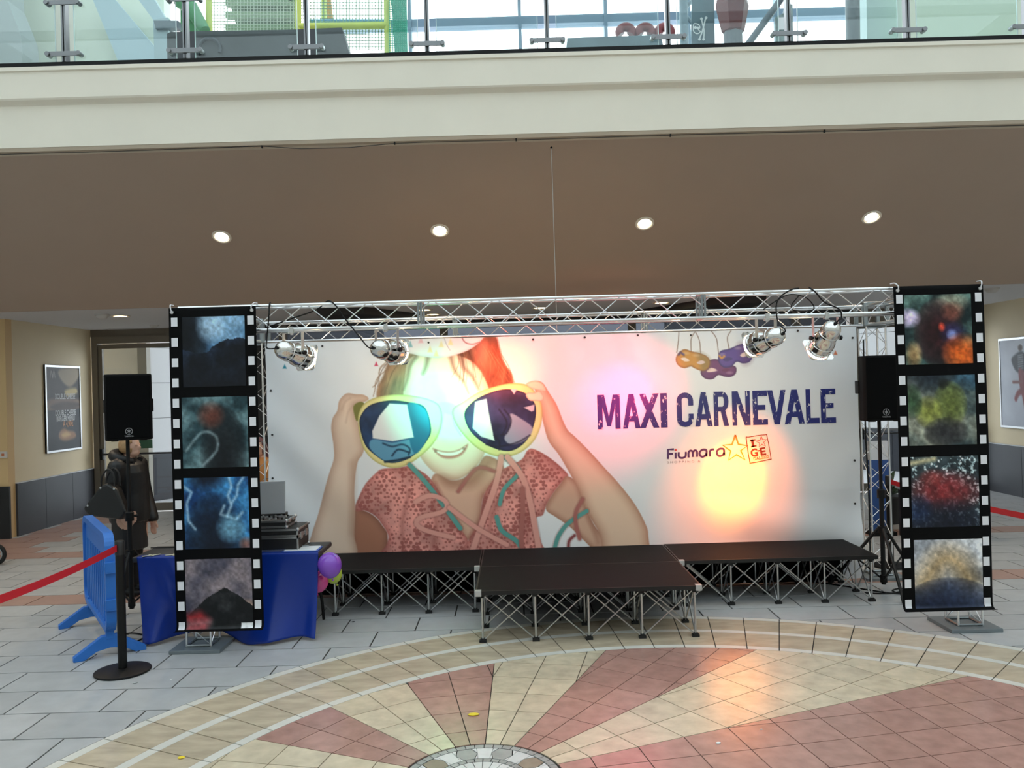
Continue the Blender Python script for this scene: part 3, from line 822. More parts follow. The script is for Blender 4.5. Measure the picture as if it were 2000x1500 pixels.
film_strip('tall black film strip hanging on the left, nearest the blue draped table', XL, XR, ZT, ZB,
           frame_list(XL, XR, ZT, [(357, 479, 618, 755), (357, 485, 775, 913), (361, 487, 932, 1071), (363, 493, 1091, 1229)]), (f_moon, f_smoke, f_storm, f_dusk), 0.115, 0)
XL, XR, ZT, ZB = 3.133, 3.868, 2.842, 0.20
film_strip('tall black film strip hanging on the right beside the right loudspeaker', XL, XR, ZT, ZB,
           frame_list(XL, XR, ZT, [(1767, 1898, 575, 711), (1773, 1905, 733, 869), (1779, 1911, 891, 1029), (1786, 1919, 1053, 1187)]), (f_fire, f_green, f_city, f_mist), 0.105, 0)

# ------------------------------------------------------------------ the big printed banner
BY = 8.535
bx0, bx1, bz0, bz1 = -2.575, 3.582, 0.012, 2.632
NXB, NZB = 1040, 442
bX, bZ = np.meshgrid(np.linspace(bx0, bx1, NXB), np.linspace(bz1, bz0, NZB))
bU, bV = project(bX, np.full_like(bX, BY), bZ)
def fold(x, z):                         # shallow folds of the hanging sheet
    e = np.clip((x - bx0) / 1.2, 0, 1); lw = np.clip(1.0 - e, 0, 1)
    f = 0.017 * lw * np.sin(9 * (x + 0.9 * z)) * np.clip((2.5 - z) / 1.0, 0, 1)
    top = np.clip((z - 2.15) / 0.45, 0, 1)
    f = f + 0.012 * top * np.sin(x * 2 * math.pi / 0.62) + 0.006 * top * np.sin(x * 2 * math.pi / 0.37 + z * 6)
    low = np.clip((0.95 - z) / 0.5, 0, 1) * np.clip((x - 1.6) / 0.8, 0, 1)
    f = f + 0.032 * low * np.sin(7.5 * (z + 0.28 * x))
    rgt = np.clip((x - 2.95) / 0.5, 0, 1)
    f = f + 0.012 * rgt * np.clip((1.7 - z) / 0.4, 0, 1) * np.sin(5.5 * (x * 1.6 - z))
    return f
bYs = BY + fold(bX, bZ)
P = Paint(bU, bV, (228, 231, 235))
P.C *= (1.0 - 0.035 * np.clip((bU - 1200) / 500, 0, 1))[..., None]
SK, SKD = (232, 208, 188), (176, 138, 116)
# hair behind
hair = (100, 70, 52); hair_d = (70, 46, 34)
hs = lambda U, V: 0.75 + 0.6 * vnoise(U * 2.2 + V * 0.6, V * 0.5 - U * 0.25, 14, 8, 3)
P.poly([(792, 668), (772, 688), (756, 712), (748, 735), (738, 755), (737, 778), (760, 776), (795, 776), (806, 752), (798, 735), (806, 715), (828, 698), (850, 670)], (136, 102, 78), soft=2.5, shade=hs)
P.poly([(870, 690), (930, 655), (966, 655), (976, 680), (984, 708), (1000, 733), (998, 756), (950, 765), (920, 775), (905, 760), (890, 735)], hair, soft=2.5, shade=hs)
# face
P.poly([(800, 700), (790, 740), (788, 790), (800, 850), (830, 905), (868, 934), (900, 934), (935, 905), (955, 860), (962, 790), (945, 735), (920, 705), (880, 690), (840, 690)], (240, 218, 198), edge=(206, 172, 150), ew=26, soft=1.5)
# fringe locks
for a in ([(812, 696), (800, 715), (796, 738), (788, 760)], [(836, 697), (832, 716), (826, 730)], [(880, 694), (885, 715), (892, 730), (905, 745), (915, 768)], [(900, 690), (905, 715), (922, 735), (935, 760)], [(930, 675), (945, 705), (955, 730), (962, 752)], [(915, 684), (922, 700), (940, 720), (975, 742)]):
    P.stroke(a, 7, hair_d, soft=5, alpha=0.7, taper=True)
for i in range(46):
    x0 = 770 + 210 * rng.random(); y0 = 672 + 25 * rng.random(); dx = (x0 - 870) * 0.45
    P.stroke([(x0, y0), (x0 + dx * 0.5 + 4 * rng.standard_normal(), y0 + 30), (x0 + dx * 0.7 + 12 * rng.standard_normal(), y0 + 62)], 1.2, (150, 112, 84) if i % 2 else hair_d, soft=1.0, alpha=0.5) if not 815 < x0 < 890 else None
for a in ([(752, 712), (742, 722), (738, 745), (728, 756)], [(758, 720), (736, 740), (732, 762), (729, 774)], [(768, 700), (745, 715), (740, 730)], [(986, 715), (998, 728), (999, 745), (985, 752)], [(975, 690), (1000, 738)]):
    P.stroke(a, 1.4, (128, 96, 74), soft=1.0, alpha=0.8)
# party hat
P.poly([(783, 640), (788, 684), (808, 692), (830, 697), (856, 699), (880, 696), (910, 686), (930, 674), (944, 660), (950, 640)], (226, 222, 224), edge=(198, 190, 194), ew=8, soft=1.0)
for x, y, c in ((801, 672, (104, 168, 176)), (840, 682, (232, 206, 150)), (862, 672, (232, 206, 150)), (880, 668, (236, 212, 150)), (852, 690, (232, 206, 150)), (822, 664, (226, 170, 176))):
    P.poly([(x - 5, y + 6), (x + 5, y + 6), (x, y - 7)], c, smooth=False, soft=1.2, alpha=0.8)
P.stroke([(900, 655), (908, 668), (922, 672), (938, 668)], 2.0, (120, 96, 100), soft=1.2)
P.stroke([(866, 655), (872, 672), (879, 684)], 1.2, (170, 160, 175), soft=1.0)
# smile and nose
P.poly([(845, 876), (860, 880), (880, 882), (898, 877), (914, 867), (908, 882), (896, 892), (878, 896), (860, 892)], (196, 130, 118), soft=2.0)
P.poly([(850, 880), (864, 883), (880, 884), (897, 880), (909, 872), (902, 882), (892, 888), (878, 890), (862, 888)], (244, 236, 226), soft=1.2)
for x, y in ((851, 881), (906, 876)): P.blob(x, y, 4, 4, (120, 80, 70), 0.6)
P.stroke([(866, 808), (862, 835), (852, 858)], 1.6, (196, 160, 140), soft=2.5, alpha=0.7); P.stroke([(884, 808), (888, 830), (900, 850)], 1.6, (196, 160, 140), soft=2.5, alpha=0.7)
# neck and chest
P.poly([(850, 925), (842, 950), (860, 985), (890, 1020), (908, 1052), (925, 1048), (938, 1010), (946, 965), (985, 915), (950, 890), (930, 915), (905, 934), (880, 938)], (214, 176, 154), edge=(176, 132, 112), ew=22, soft=1.5)
P.poly([(862, 930), (900, 938), (935, 912), (950, 895), (962, 905), (935, 945), (900, 955), (870, 948)], (150, 104, 86), soft=10, alpha=0.55)
# left forearm and hand, left upper arm
P.poly([(692, 1000), (712, 998), (732, 1009), (747, 1027), (757, 1047), (748, 1090), (690, 1090)], (172, 120, 98), edge=(138, 92, 76), ew=16, soft=1.0)
# shirt
knit = (216, 150, 142); knit_d = (150, 80, 76)
sh = lambda U, V: 0.74 + 0.5 * vnoise(U, V, 30, 31, 4)
shirtL = [(800, 911), (775, 914), (746, 916), (732, 926), (714, 945), (703, 966), (694, 988), (696, 999), (712, 997), (733, 1008), (748, 1027), (758, 1045), (756, 1062), (748, 1095), (905, 1095), (915, 1060), (898, 1030), (876, 992), (850, 948), (830, 925)]
shirtR = [(985, 915), (1018, 898), (1030, 880), (1042, 877), (1066, 889), (1090, 907), (1108, 925), (1108, 931), (1096, 943), (1078, 967), (1066, 990), (1060, 1006), (1048, 1011), (1048, 1030), (1057, 1060), (1062, 1095), (905, 1095), (915, 1055), (935, 1020), (945, 968), (965, 935)]
for sp in (shirtL, shirtR): P.poly(sp, knit, edge=(176, 104, 98), ew=18, soft=1.2, shade=sh)
for sp in (shirtL, shirtR):
    Pp = catmull(sp, 4); sel, dd = P.sd(Pp, 1)
    mask = np.zeros(P.U.shape); mask[sel] = np.clip(dd / 4, 0, 1)
    # crochet holes, a jittered dot lattice
    gx, gy = 9.5, 8.0
    row = np.floor(P.V / gy); uu = P.U / gx + 0.5 * (row % 2)
    jx = 0.25 * np.sin(row * 12.9 + np.floor(uu) * 78.2); jy = 0.2 * np.sin(row * 39.3 + np.floor(uu) * 11.1)
    hole = np.hypot((uu - np.floor(uu) - 0.5 + jx) * 1.0, (P.V / gy - row - 0.5 + jy) * 0.8)
    big = vnoise(P.U, P.V, 22, 77, 3)
    a = np.clip((0.75 * (big - 0.05) - hole) / 0.10, 0, 1) * mask * 0.75
    P.C = P.C * (1 - a[..., None]) + np.array(knit_d, float) * a[..., None]
for a in ([(846, 1072), (852, 1030), (846, 985)], [(788, 1072), (786, 1020), (800, 960)], [(1030, 1060), (1030, 1010), (1040, 960)], [(960, 1060), (958, 1020), (975, 970)], [(850, 945), (870, 985), (898, 1030)], [(946, 968), (940, 1010), (918, 1050)]):
    P.stroke(a, 6, (150, 84, 78), soft=5, alpha=0.55)
# right upper arm
P.poly([(1108, 930), (1128, 945), (1142, 985), (1160, 1025), (1185, 1060), (1180, 1095), (1160, 1075), (1135, 1050), (1112, 1028), (1086, 1010), (1066, 994), (1078, 967), (1096, 943)], (206, 168, 146), edge=(168, 122, 102), ew=16, soft=1.0)
# right forearm
P.poly([(1042, 748), (1050, 744), (1061, 749), (1072, 766), (1087, 790), (1099, 820), (1109, 840), (1122, 852), (1150, 880), (1180, 913), (1210, 946), (1240, 985), (1260, 1022), (1266, 1045), (1262, 1095), (1185, 1095), (1172, 1045), (1147, 1000), (1129, 955), (1108, 916), (1090, 886), (1072, 862), (1062, 830), (1056, 800), (1050, 780)], (226, 196, 172), edge=(182, 138, 116), ew=24, soft=1.0)
P.stroke([(1168, 1060), (1160, 1035), (1150, 1010)], 5, (160, 112, 92), soft=6, alpha=0.6)
# left forearm and hand on top of the background
P.poly([(600, 1090), (608, 1048), (620, 1009), (632, 964), (644, 922), (652, 895), (651, 868), (647, 838), (650, 817), (659, 802), (662, 784), (671, 772), (680, 768), (695, 770), (710, 771), (720, 778), (714, 784), (700, 787), (692, 792), (693, 806), (698, 822), (705, 846), (711, 874), (707, 889), (699, 901), (694, 928), (692, 964), (694, 1000), (692, 1045), (692, 1090)], (228, 204, 184), edge=(190, 156, 136), ew=22, soft=1.0)
P.stroke([(668, 800), (674, 785), (684, 778)], 2, (180, 146, 126), soft=3, alpha=0.6); P.stroke([(690, 792), (680, 805), (676, 825)], 2, (180, 146, 126), soft=3, alpha=0.5); P.stroke([(688, 905), (690, 960), (688, 1040)], 8, (184, 148, 126), soft=8, alpha=0.5)
# giant glasses
fr, fre = (224, 214, 150), (176, 164, 98)
GL = [(699, 822), (703, 801), (714, 786), (735, 776), (765, 771), (800, 772), (835, 779), (857, 791), (864, 815), (859, 842), (845, 868), (820, 892), (795, 908), (770, 914), (745, 908), (722, 892), (706, 866)]
GR = [(907, 783), (925, 771), (950, 760), (994, 749), (1030, 752), (1048, 770), (1058, 792), (1057, 828), (1042, 862), (1012, 886), (976, 892), (940, 880), (914, 859), (890, 828), (884, 800)]
P.poly([(690, 795), (702, 785), (712, 790), (702, 815), (696, 822)], (120, 118, 60), soft=1.0)
P.stroke([(850, 800), (868, 796), (890, 802)], 22, fr, soft=2)
P.poly(GL, fr, edge=fre, ew=6, soft=1.0); P.poly(GR, fr, edge=fre, ew=6, soft=1.0)
LL = [(702, 826), (710, 803), (728, 789), (764, 782), (800, 786), (830, 796), (842, 838), (833, 862), (812, 886), (788, 900), (761, 904), (737, 892), (713, 868)]
LR = [(907, 808), (922, 786), (949, 770), (988, 760), (1024, 767), (1042, 784), (1047, 803), (1042, 832), (1027, 862), (1000, 880), (970, 877), (940, 862), (916, 838)]
lens_sh = lambda U, V: 0.6 + 0.9 * vnoise(U, V, 26, 15, 3)
P.poly(LL, (30, 54, 88), edge=(18, 26, 44), ew=5, soft=0.8, shade=lens_sh)
P.poly([(728, 858), (766, 864), (806, 858), (818, 876), (806, 889), (786, 899), (761, 903), (740, 893), (722, 874)], (92, 148, 180), soft=1.5)
P.poly([(795, 790), (830, 799), (840, 838), (832, 862), (812, 886), (800, 860)], (44, 104, 140), soft=1.5)
P.poly([(761, 788), (795, 790), (808, 854), (767, 862), (728, 856), (727, 842), (741, 812)], (222, 224, 226), smooth=False, soft=1.2)
P.stroke([(748, 866), (766, 872), (786, 868), (800, 876), (798, 888)], 3, (30, 60, 84), soft=1.5); P.stroke([(766, 890), (778, 878), (800, 884)], 3, (24, 44, 66), soft=1.5); P.stroke([(752, 902), (775, 899), (800, 893)], 4, (24, 40, 60), soft=1.5)
P.poly(LR, (52, 46, 78), edge=(24, 24, 44), ew=5, soft=0.8, shade=lens_sh)
P.poly([(997, 808), (1018, 818), (1040, 836), (1028, 858), (1000, 868), (985, 856), (997, 832)], (158, 146, 170), soft=1.5)
P.poly([(928, 785), (950, 779), (955, 808), (966, 861), (940, 853), (923, 836)], (228, 226, 226), smooth=False, soft=1.2)
P.poly([(1023, 796), (1044, 790), (1043, 802), (1038, 804)], (190, 180, 196), smooth=False, soft=1.0); P.poly([(997, 760), (1010, 760), (1004, 770)], (196, 186, 200), smooth=False, soft=1.0)
for a in ([(985, 800), (998, 820), (990, 845), (978, 850)], [(975, 800), (990, 825), (982, 848)], [(965, 850), (975, 862), (975, 878)], [(950, 868), (975, 872), (1010, 864), (1035, 850)]):
    P.stroke(a, 3, (40, 30, 48), soft=1.5, alpha=0.8)
# fingers of the right hand over the frame
P.poly([(1027, 772), (1031, 767), (1042, 767), (1054, 764), (1062, 775), (1058, 783), (1046, 783), (1034, 782)], (238, 212, 188), edge=(200, 160, 138), ew=5, soft=0.8)
P.poly([(1028, 750), (1040, 744), (1052, 745), (1062, 752), (1066, 764), (1050, 762), (1036, 758)], (236, 210, 186), edge=(204, 166, 144), ew=5, soft=0.8)
# ribbons
pk, pkd, tl = (220, 160, 150), (170, 106, 100), (92, 158, 152)
for a, c, wd in (([(800, 908), (827, 937), (860, 979), (899, 1032)], tl, 9), ([(985, 893), (1010, 912), (1012, 926), (985, 955), (976, 985)], tl, 8), ([(970, 1010), (980, 1036), (1009, 1057), (1020, 1075)], tl, 9), ([(1146, 998), (1111, 1021), (1092, 1045), (1084, 1068)], tl, 8),
                 ([(812, 980), (839, 968), (866, 976), (873, 990), (860, 1001), (824, 1010), (813, 1022), (827, 1034), (860, 1044), (885, 1050)], pk, 9), ([(979, 893), (970, 940), (949, 1000), (923, 1075)], pk, 11), ([(991, 893), (1018, 928), (1033, 970), (1045, 1030), (1053, 1075)], pk, 11),
                 ([(878, 992), (925, 1027), (955, 1045), (990, 1064)], pk, 9), ([(1021, 955), (1021, 1000), (1018, 1045), (1020, 1075)], pkd, 9), ([(1138, 975), (1125, 1000), (1125, 1025), (1132, 1052)], pkd, 7), ([(1122, 1046), (1112, 1056), (1110, 1070)], (140, 74, 78), 5), ([(895, 960), (930, 915), (965, 920)], pkd, 6)):
    P.stroke(a, wd + 2.5, (120, 66, 62), soft=2.5, alpha=0.45); P.stroke(a, wd, c, soft=1.0)
# confetti triangles
for x, y, c in ((556, 717, (52, 140, 160)), (735, 712, (196, 52, 96)), (1632, 690, (206, 120, 90))):
    P.poly([(x - 4, y + 3), (x + 4, y + 3), (x, y - 6)], c, smooth=False)
# carnival masks hanging on strings
def q4(p): return [(1250 + 0.255 * x, 550 + 0.255 * y) for x, y in p]
for a in ([(297, 385), (292, 460), (280, 545)], [(420, 385), (392, 440), (392, 530)], [(425, 385), (455, 450), (465, 545)], [(550, 380), (588, 440), (602, 555)], [(695, 375), (668, 430), (682, 515)]):
    P.stroke(q4(a), 1.2, (88, 60, 48), soft=0.8)
P.poly(q4([(465, 690), (490, 640), (540, 600), (600, 598), (660, 640), (730, 650), (735, 700), (700, 728), (650, 728), (600, 716), (560, 746), (510, 747), (475, 722)]), (104, 60, 112), edge=(60, 34, 76), ew=6)
P.poly(q4([(510, 690), (545, 660), (590, 678), (550, 692)]), (226, 200, 196), soft=0.8); P.poly(q4([(625, 680), (660, 664), (690, 676), (660, 690)]), (96, 50, 92), soft=0.8)
P.poly(q4([(272, 600), (290, 550), (340, 518), (400, 535), (450, 545), (510, 570), (537, 610), (525, 662), (480, 685), (420, 665), (390, 650), (340, 663), (295, 645)]), (196, 142, 74), edge=(132, 84, 48), ew=6)
P.poly(q4([(440, 545), (510, 570), (537, 610), (525, 662), (480, 685), (460, 640)]), (112, 104, 78), soft=6, alpha=0.6)
P.poly(q4([(312, 590), (345, 582), (380, 605), (345, 612)]), (230, 212, 200), soft=0.8); P.poly(q4([(435, 622), (470, 604), (500, 618), (465, 634)]), (210, 190, 190), soft=0.8)
P.stroke(q4([(295, 560), (310, 545), (335, 560)]), 4, (70, 60, 110), soft=1.5)
P.poly(q4([(600, 570), (620, 530), (680, 515), (740, 490), (790, 478), (850, 500), (864, 560), (842, 612), (790, 627), (740, 615), (700, 652), (640, 657), (605, 622)]), (86, 72, 148), edge=(48, 40, 96), ew=6)
P.poly(q4([(750, 490), (800, 478), (850, 500), (864, 560), (842, 612), (790, 625)]), (120, 88, 110), soft=8, alpha=0.5)
P.poly(q4([(765, 565), (795, 542), (835, 548), (815, 568), (785, 578)]), (226, 200, 196), soft=0.8); P.poly(q4([(635, 600), (670, 578), (710, 590), (670, 612)]), (64, 56, 120), soft=0.8)
P.stroke(q4([(610, 570), (625, 585), (645, 572)]), 4, (206, 150, 80), soft=1.5)
for x, y in ((1340, 690), (1360, 694), (1410, 692), (1440, 680), (1395, 724), (1425, 728)): P.blob(x, y, 9, 4, (240, 224, 220), 0.28)
banner = thing('printed_banner', 'wide white carnival banner of a child holding up giant sunglasses', 'banner', (0, 0, 0))
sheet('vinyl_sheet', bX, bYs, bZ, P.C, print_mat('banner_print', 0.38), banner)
# eyelets along the edge
for u, v in ((529, 763), (532, 849), (533, 934), (630, 676), (837, 669), (1041, 663), (1142, 659), (1246, 655), (1349, 655), (1460, 650), (1557, 646), (1668, 899), (1671, 984), (1664, 660)):
    q = at(u, v, BY); yy = BY + float(fold(np.array(q.x), np.array(q.z)))
    MB().tube([(q.x, yy - 0.002, q.z), (q.x, yy - 0.008, q.z)], 0.011, 10).build('eyelet', M_dark, banner)
# cloth sheet ties
for u, v in ((529, 763), (532, 849), (533, 934)):
    q = at(u, v, BY); rod('tie', (q.x, BY - 0.006, q.z), (q.x - 0.10, BY + 0.06, q.z - 0.01), 0.003, M_dark, banner)

# headline letters, flat print in front of the sheet
def grunge(name, rgb, paper):
    m = bpy.data.materials.new(name); m.use_nodes = True; nt = m.node_tree; b = nt.nodes['Principled BSDF']
    b.inputs['Roughness'].default_value = 0.4; b.inputs['Specular IOR Level'].default_value = 0.3
    tc = nt.nodes.new('ShaderNodeTexCoord'); mp = nt.nodes.new('ShaderNodeMapping'); mp.inputs['Scale'].default_value = (9, 1, 5)
    n = nt.nodes.new('ShaderNodeTexNoise'); n.inputs['Scale'].default_value = 2.6; n.inputs['Detail'].default_value = 9; n.inputs['Roughness'].default_value = 0.68
    r = nt.nodes.new('ShaderNodeValToRGB'); r.color_ramp.elements[0].position = 0.60; r.color_ramp.elements[1].position = 0.625
    r.color_ramp.elements[0].color = (*lin(rgb), 1); r.color_ramp.elements[1].color = (*lin(paper), 1)
    nt.links.new(tc.outputs['Object'], mp.inputs[0]); nt.links.new(mp.outputs[0], n.inputs[0]); nt.links.new(n.outputs['Fac'], r.inputs[0]); nt.links.new(r.outputs[0], b.inputs['Base Color'])
    return m
M_navy = grunge('headline_navy', (44, 50, 112), (218, 216, 216))
YT = BY - 0.004
T_ = 0.30                              # stem width relative to the glyph
def quad(*p): return list(p)
def arcs(cx, cy, rx0, ry0, rx1, ry1, a0, a1, n=10):
    out = []
    for i in range(n):
        t0 = math.radians(a0 + (a1 - a0) * i / n); t1 = math.radians(a0 + (a1 - a0) * (i + 1) / n)
        out.append([(cx + rx0 * math.cos(t0), cy + ry0 * math.sin(t0)), (cx + rx1 * math.cos(t0), cy + ry1 * math.sin(t0)), (cx + rx1 * math.cos(t1), cy + ry1 * math.sin(t1)), (cx + rx0 * math.cos(t1), cy + ry0 * math.sin(t1))])
    return out
t = T_
GLY = {
 'M': [[(0, 0), (.22, 0), (.22, 1), (0, 1)], [(.78, 0), (1, 0), (1, 1), (.78, 1)], [(.10, 1), (.30, 1), (.58, .08), (.42, .08)], [(.90, 1), (.70, 1), (.42, .08), (.58, .08)]],
 'A': [[(0, 0), (.28, 0), (.62, 1), (.36, 1)], [(1, 0), (.72, 0), (.38, 1), (.64, 1)], [(.2, .2), (.8, .2), (.76, .36), (.24, .36)]],
 'X': [[(0, 0), (.30, 0), (1, 1), (.70, 1)], [(1, 0), (.70, 0), (0, 1), (.30, 1)]],
 'I': [[(0, 0), (1, 0), (1, 1), (0, 1)]],
 'C': arcs(.5, .78, .20, .07, .5, .22, 0, 180) + arcs(.5, .22, .20, .07, .5, .22, 180, 360) + [[(0, .22), (.3, .22), (.3, .78), (0, .78)], [(.7, .62), (1, .62), (1, .78), (.7, .78)], [(.7, .22), (1, .22), (1, .38), (.7, .38)]],
 'R': [[(0, 0), (.3, 0), (.3, 1), (0, 1)], [(.3, .85), (.6, .85), (.6, 1), (.3, 1)], [(.3, .42), (.6, .42), (.6, .56), (.3, .56)]] + arcs(.6, .71, .10, .14, .4, .29, -90, 90) + [[(.68, 0), (1, 0), (.76, .46), (.46, .44)]],
 'N': [[(0, 0), (.26, 0), (.26, 1), (0, 1)], [(.74, 0), (1, 0), (1, 1), (.74, 1)], [(.06, 1), (.32, 1), (.94, 0), (.68, 0)]],
 'E': [[(0, 0), (.34, 0), (.34, 1), (0, 1)], [(.34, 0), (1, 0), (1, .16), (.34, .16)], [(.34, .43), (.86, .43), (.86, .58), (.34, .58)], [(.34, .84), (1, .84), (1, 1), (.34, 1)]],
 'V': [[(0, 1), (.28, 1), (.62, 0), (.36, 0)], [(1, 1), (.72, 1), (.38, 0), (.64, 0)]],
 'L': [[(0, 0), (.34, 0), (.34, 1), (0, 1)], [(.34, 0), (1, 0), (1, .16), (.34, .16)]],
}
zb_t = at(1400, 832, BY).z; zt_t = at(1400, 765, BY).z
for ch, u0, u1 in (('M', 1167, 1211), ('A', 1216, 1250), ('X', 1249, 1287), ('I', 1290, 1303), ('C', 1322, 1354), ('A', 1357, 1391), ('R', 1394, 1423), ('N', 1430, 1465), ('E', 1470, 1499), ('V', 1499, 1535), ('A', 1532, 1571), ('L', 1574, 1600), ('E', 1603, 1632)):
    X0 = at(u0, 800, BY).x; X1 = at(u1, 800, BY).x
    mb = MB()
    for k, pl in enumerate(GLY[ch]):
        mb.add([(X0 + (X1 - X0) * a, YT - 0.0002 * k, zb_t + (zt_t - zb_t) * b) for a, b in pl], [tuple(range(len(pl)))])
    mb.build('letter', M_navy, banner)

def ribbon(mb, pts, wd, y, closed=False, n=5, smooth=True, cap=True):   # flat printed stroke in the xz plane
    Q = catmull(pts, n, closed) if smooth else np.array(pts, float)
    if closed: Q = np.vstack([Q, Q[:1]])
    k = len(Q); vs = []
    for i in range(k):
        if closed: d = Q[(i + 1) % (k - 1)] - Q[(i - 1) % (k - 1)]
        else: d = Q[min(i + 1, k - 1)] - Q[max(i - 1, 0)]
        L = math.hypot(*d) or 1; nx, nz = -d[1] / L, d[0] / L
        vs += [(Q[i][0] + nx * wd / 2, y, Q[i][1] + nz * wd / 2), (Q[i][0] - nx * wd / 2, y, Q[i][1] - nz * wd / 2)]
    mb.add(vs, [(2 * i, 2 * i + 1, 2 * i + 3, 2 * i + 2) for i in range(k - 1)])
def lx(u, v): q = at(u, v, BY); return (q.x, q.z)
def q7(p): return [lx(1250 + .3 * x, 640 + .3 * y) for x, y in p]
M_pur = mat('logo_purple', (74, 44, 96), 0.4); M_red = mat('logo_red', (206, 70, 66), 0.4); M_org = mat('logo_orange', (222, 132, 48), 0.4); M_brn = mat('logo_brown', (120, 44, 24), 0.4); M_gry = mat('logo_grey', (150, 140, 140), 0.4)
PX = 8.53 / 1600
lw = 13 * 0.3 * PX
logo = [('F', M_pur, [[(182, 855), (182, 793), (220, 791)], [(182, 822), (214, 820)]], False), ('i', M_pur, [[(232, 852), (232, 812)]], False), ('u', M_pur, [[(252, 810), (252, 835), (262, 846), (280, 847), (296, 836), (298, 808)]], True),
        ('m', M_pur, [[(316, 845), (316, 812), (328, 800), (342, 808), (343, 842)], [(343, 812), (356, 798), (370, 806), (371, 841)]], True), ('a', M_pur, [[(432, 838), (432, 800), (420, 793), (402, 796), (388, 812), (392, 832), (408, 840), (426, 830), (432, 818)]], True),
        ('r', M_pur, [[(456, 838), (455, 806), (464, 794), (482, 792)]], True), ('a', M_pur, [[(548, 832), (546, 795), (534, 787), (514, 790), (500, 806), (504, 826), (520, 836), (540, 826), (547, 812)]], True)]
for nm, m, sts, sm in logo:
    mb = MB()
    for k, s_ in enumerate(sts): ribbon(mb, q7(s_), lw, YT - 0.0003 * k, smooth=sm)
    mb.build('logo_letter', m, banner)
mb = MB(); qd = q7([(232, 796)])[0]; mb.add([(qd[0] + 0.012 * math.cos(a * math.pi / 5), YT, qd[1] + 0.012 * math.sin(a * math.pi / 5)) for a in range(10)], [tuple(range(10))]); mb.build('logo_dot', M_red, banner)
mb = MB(); star = [(620, 698), (640, 758), (700, 768), (655, 800), (684, 860), (628, 826), (576, 862), (590, 802), (538, 764), (598, 760)]
ribbon(mb, q7(star + star[:1]), 11 * .3 * PX, YT, smooth=False); mb.build('logo_star', M_org, banner)
mb = MB(); bd = [(706, 712), (812, 697), (826, 708), (851, 845), (842, 857), (728, 880), (714, 870), (692, 724)]
mb2 = MB(); qq = q7(bd); mb2.add([(x, YT + 0.0005, z) for x, z in qq], [tuple(range(len(qq)))]); mb2.build('badge_ground', mat('badge_paper', (226, 220, 214), 0.4), banner)
ribbon(mb, qq, 5 * .3 * PX, YT - 0.0005, closed=True, n=4); mb.build('badge_outline', M_brn, banner)
def bant(s, x, y, hpx, m, sx=1.0, off=0.0, tilt=6):
    q = q7([(x, y)])[0]
    Mx = Matrix.Translation((q[0], YT - 0.001, q[1])) @ Matrix.Rotation(math.radians(90), 4, 'X') @ Matrix.Rotation(math.radians(tilt), 4, 'Z')
    return text_mesh(s, 'lettering', hpx * .3 * PX * 1.38, m, banner, Mx, off, sx)
def slab(x, y, wd, ht, m):             # a slab serif bar
    q = q7([(x, y)])[0]; a = math.radians(8); mb = MB(); ww, hh = wd * .3 * PX, ht * .3 * PX
    mb.add([(q[0] + dx * math.cos(a) - dz * math.sin(a), YT - 0.0012, q[1] + dx * math.sin(a) + dz * math.cos(a)) for dx, dz in ((0, 0), (ww, 0), (ww, hh), (0, hh))], [(0, 1, 2, 3)]); mb.build('serif', m, banner)
slab(729, 778, 16, 50, M_brn); slab(716, 740, 36, 9, M_brn); slab(723, 779, 36, 9, M_brn)
bant('G', 722, 842, 52, M_brn, 0.95, 0.004, 8); bant('E', 782, 832, 50, M_brn, 1.15, 0.004, 8)
slab(765, 806, 16, 8, M_brn)
bant('DAL', 738, 864, 20, M_brn, 0.95, 0.001, 8); bant('2002', 788, 856, 20, M_org, 0.95, 0.001, 8)
mb = MB(); st2 = [(788, 708), (797, 728), (824, 727), (804, 746), (817, 772), (792, 758), (773, 776), (777, 750), (752, 738), (780, 733)]
ribbon(mb, q7(st2 + st2[:1]), 5 * .3 * PX, YT - 0.001, smooth=False); mb.build('badge_star', M_red, banner)
bant('S H O P P I N G   &', 176, 884, 15, M_gry, 1.28, 0.0, 0.8)

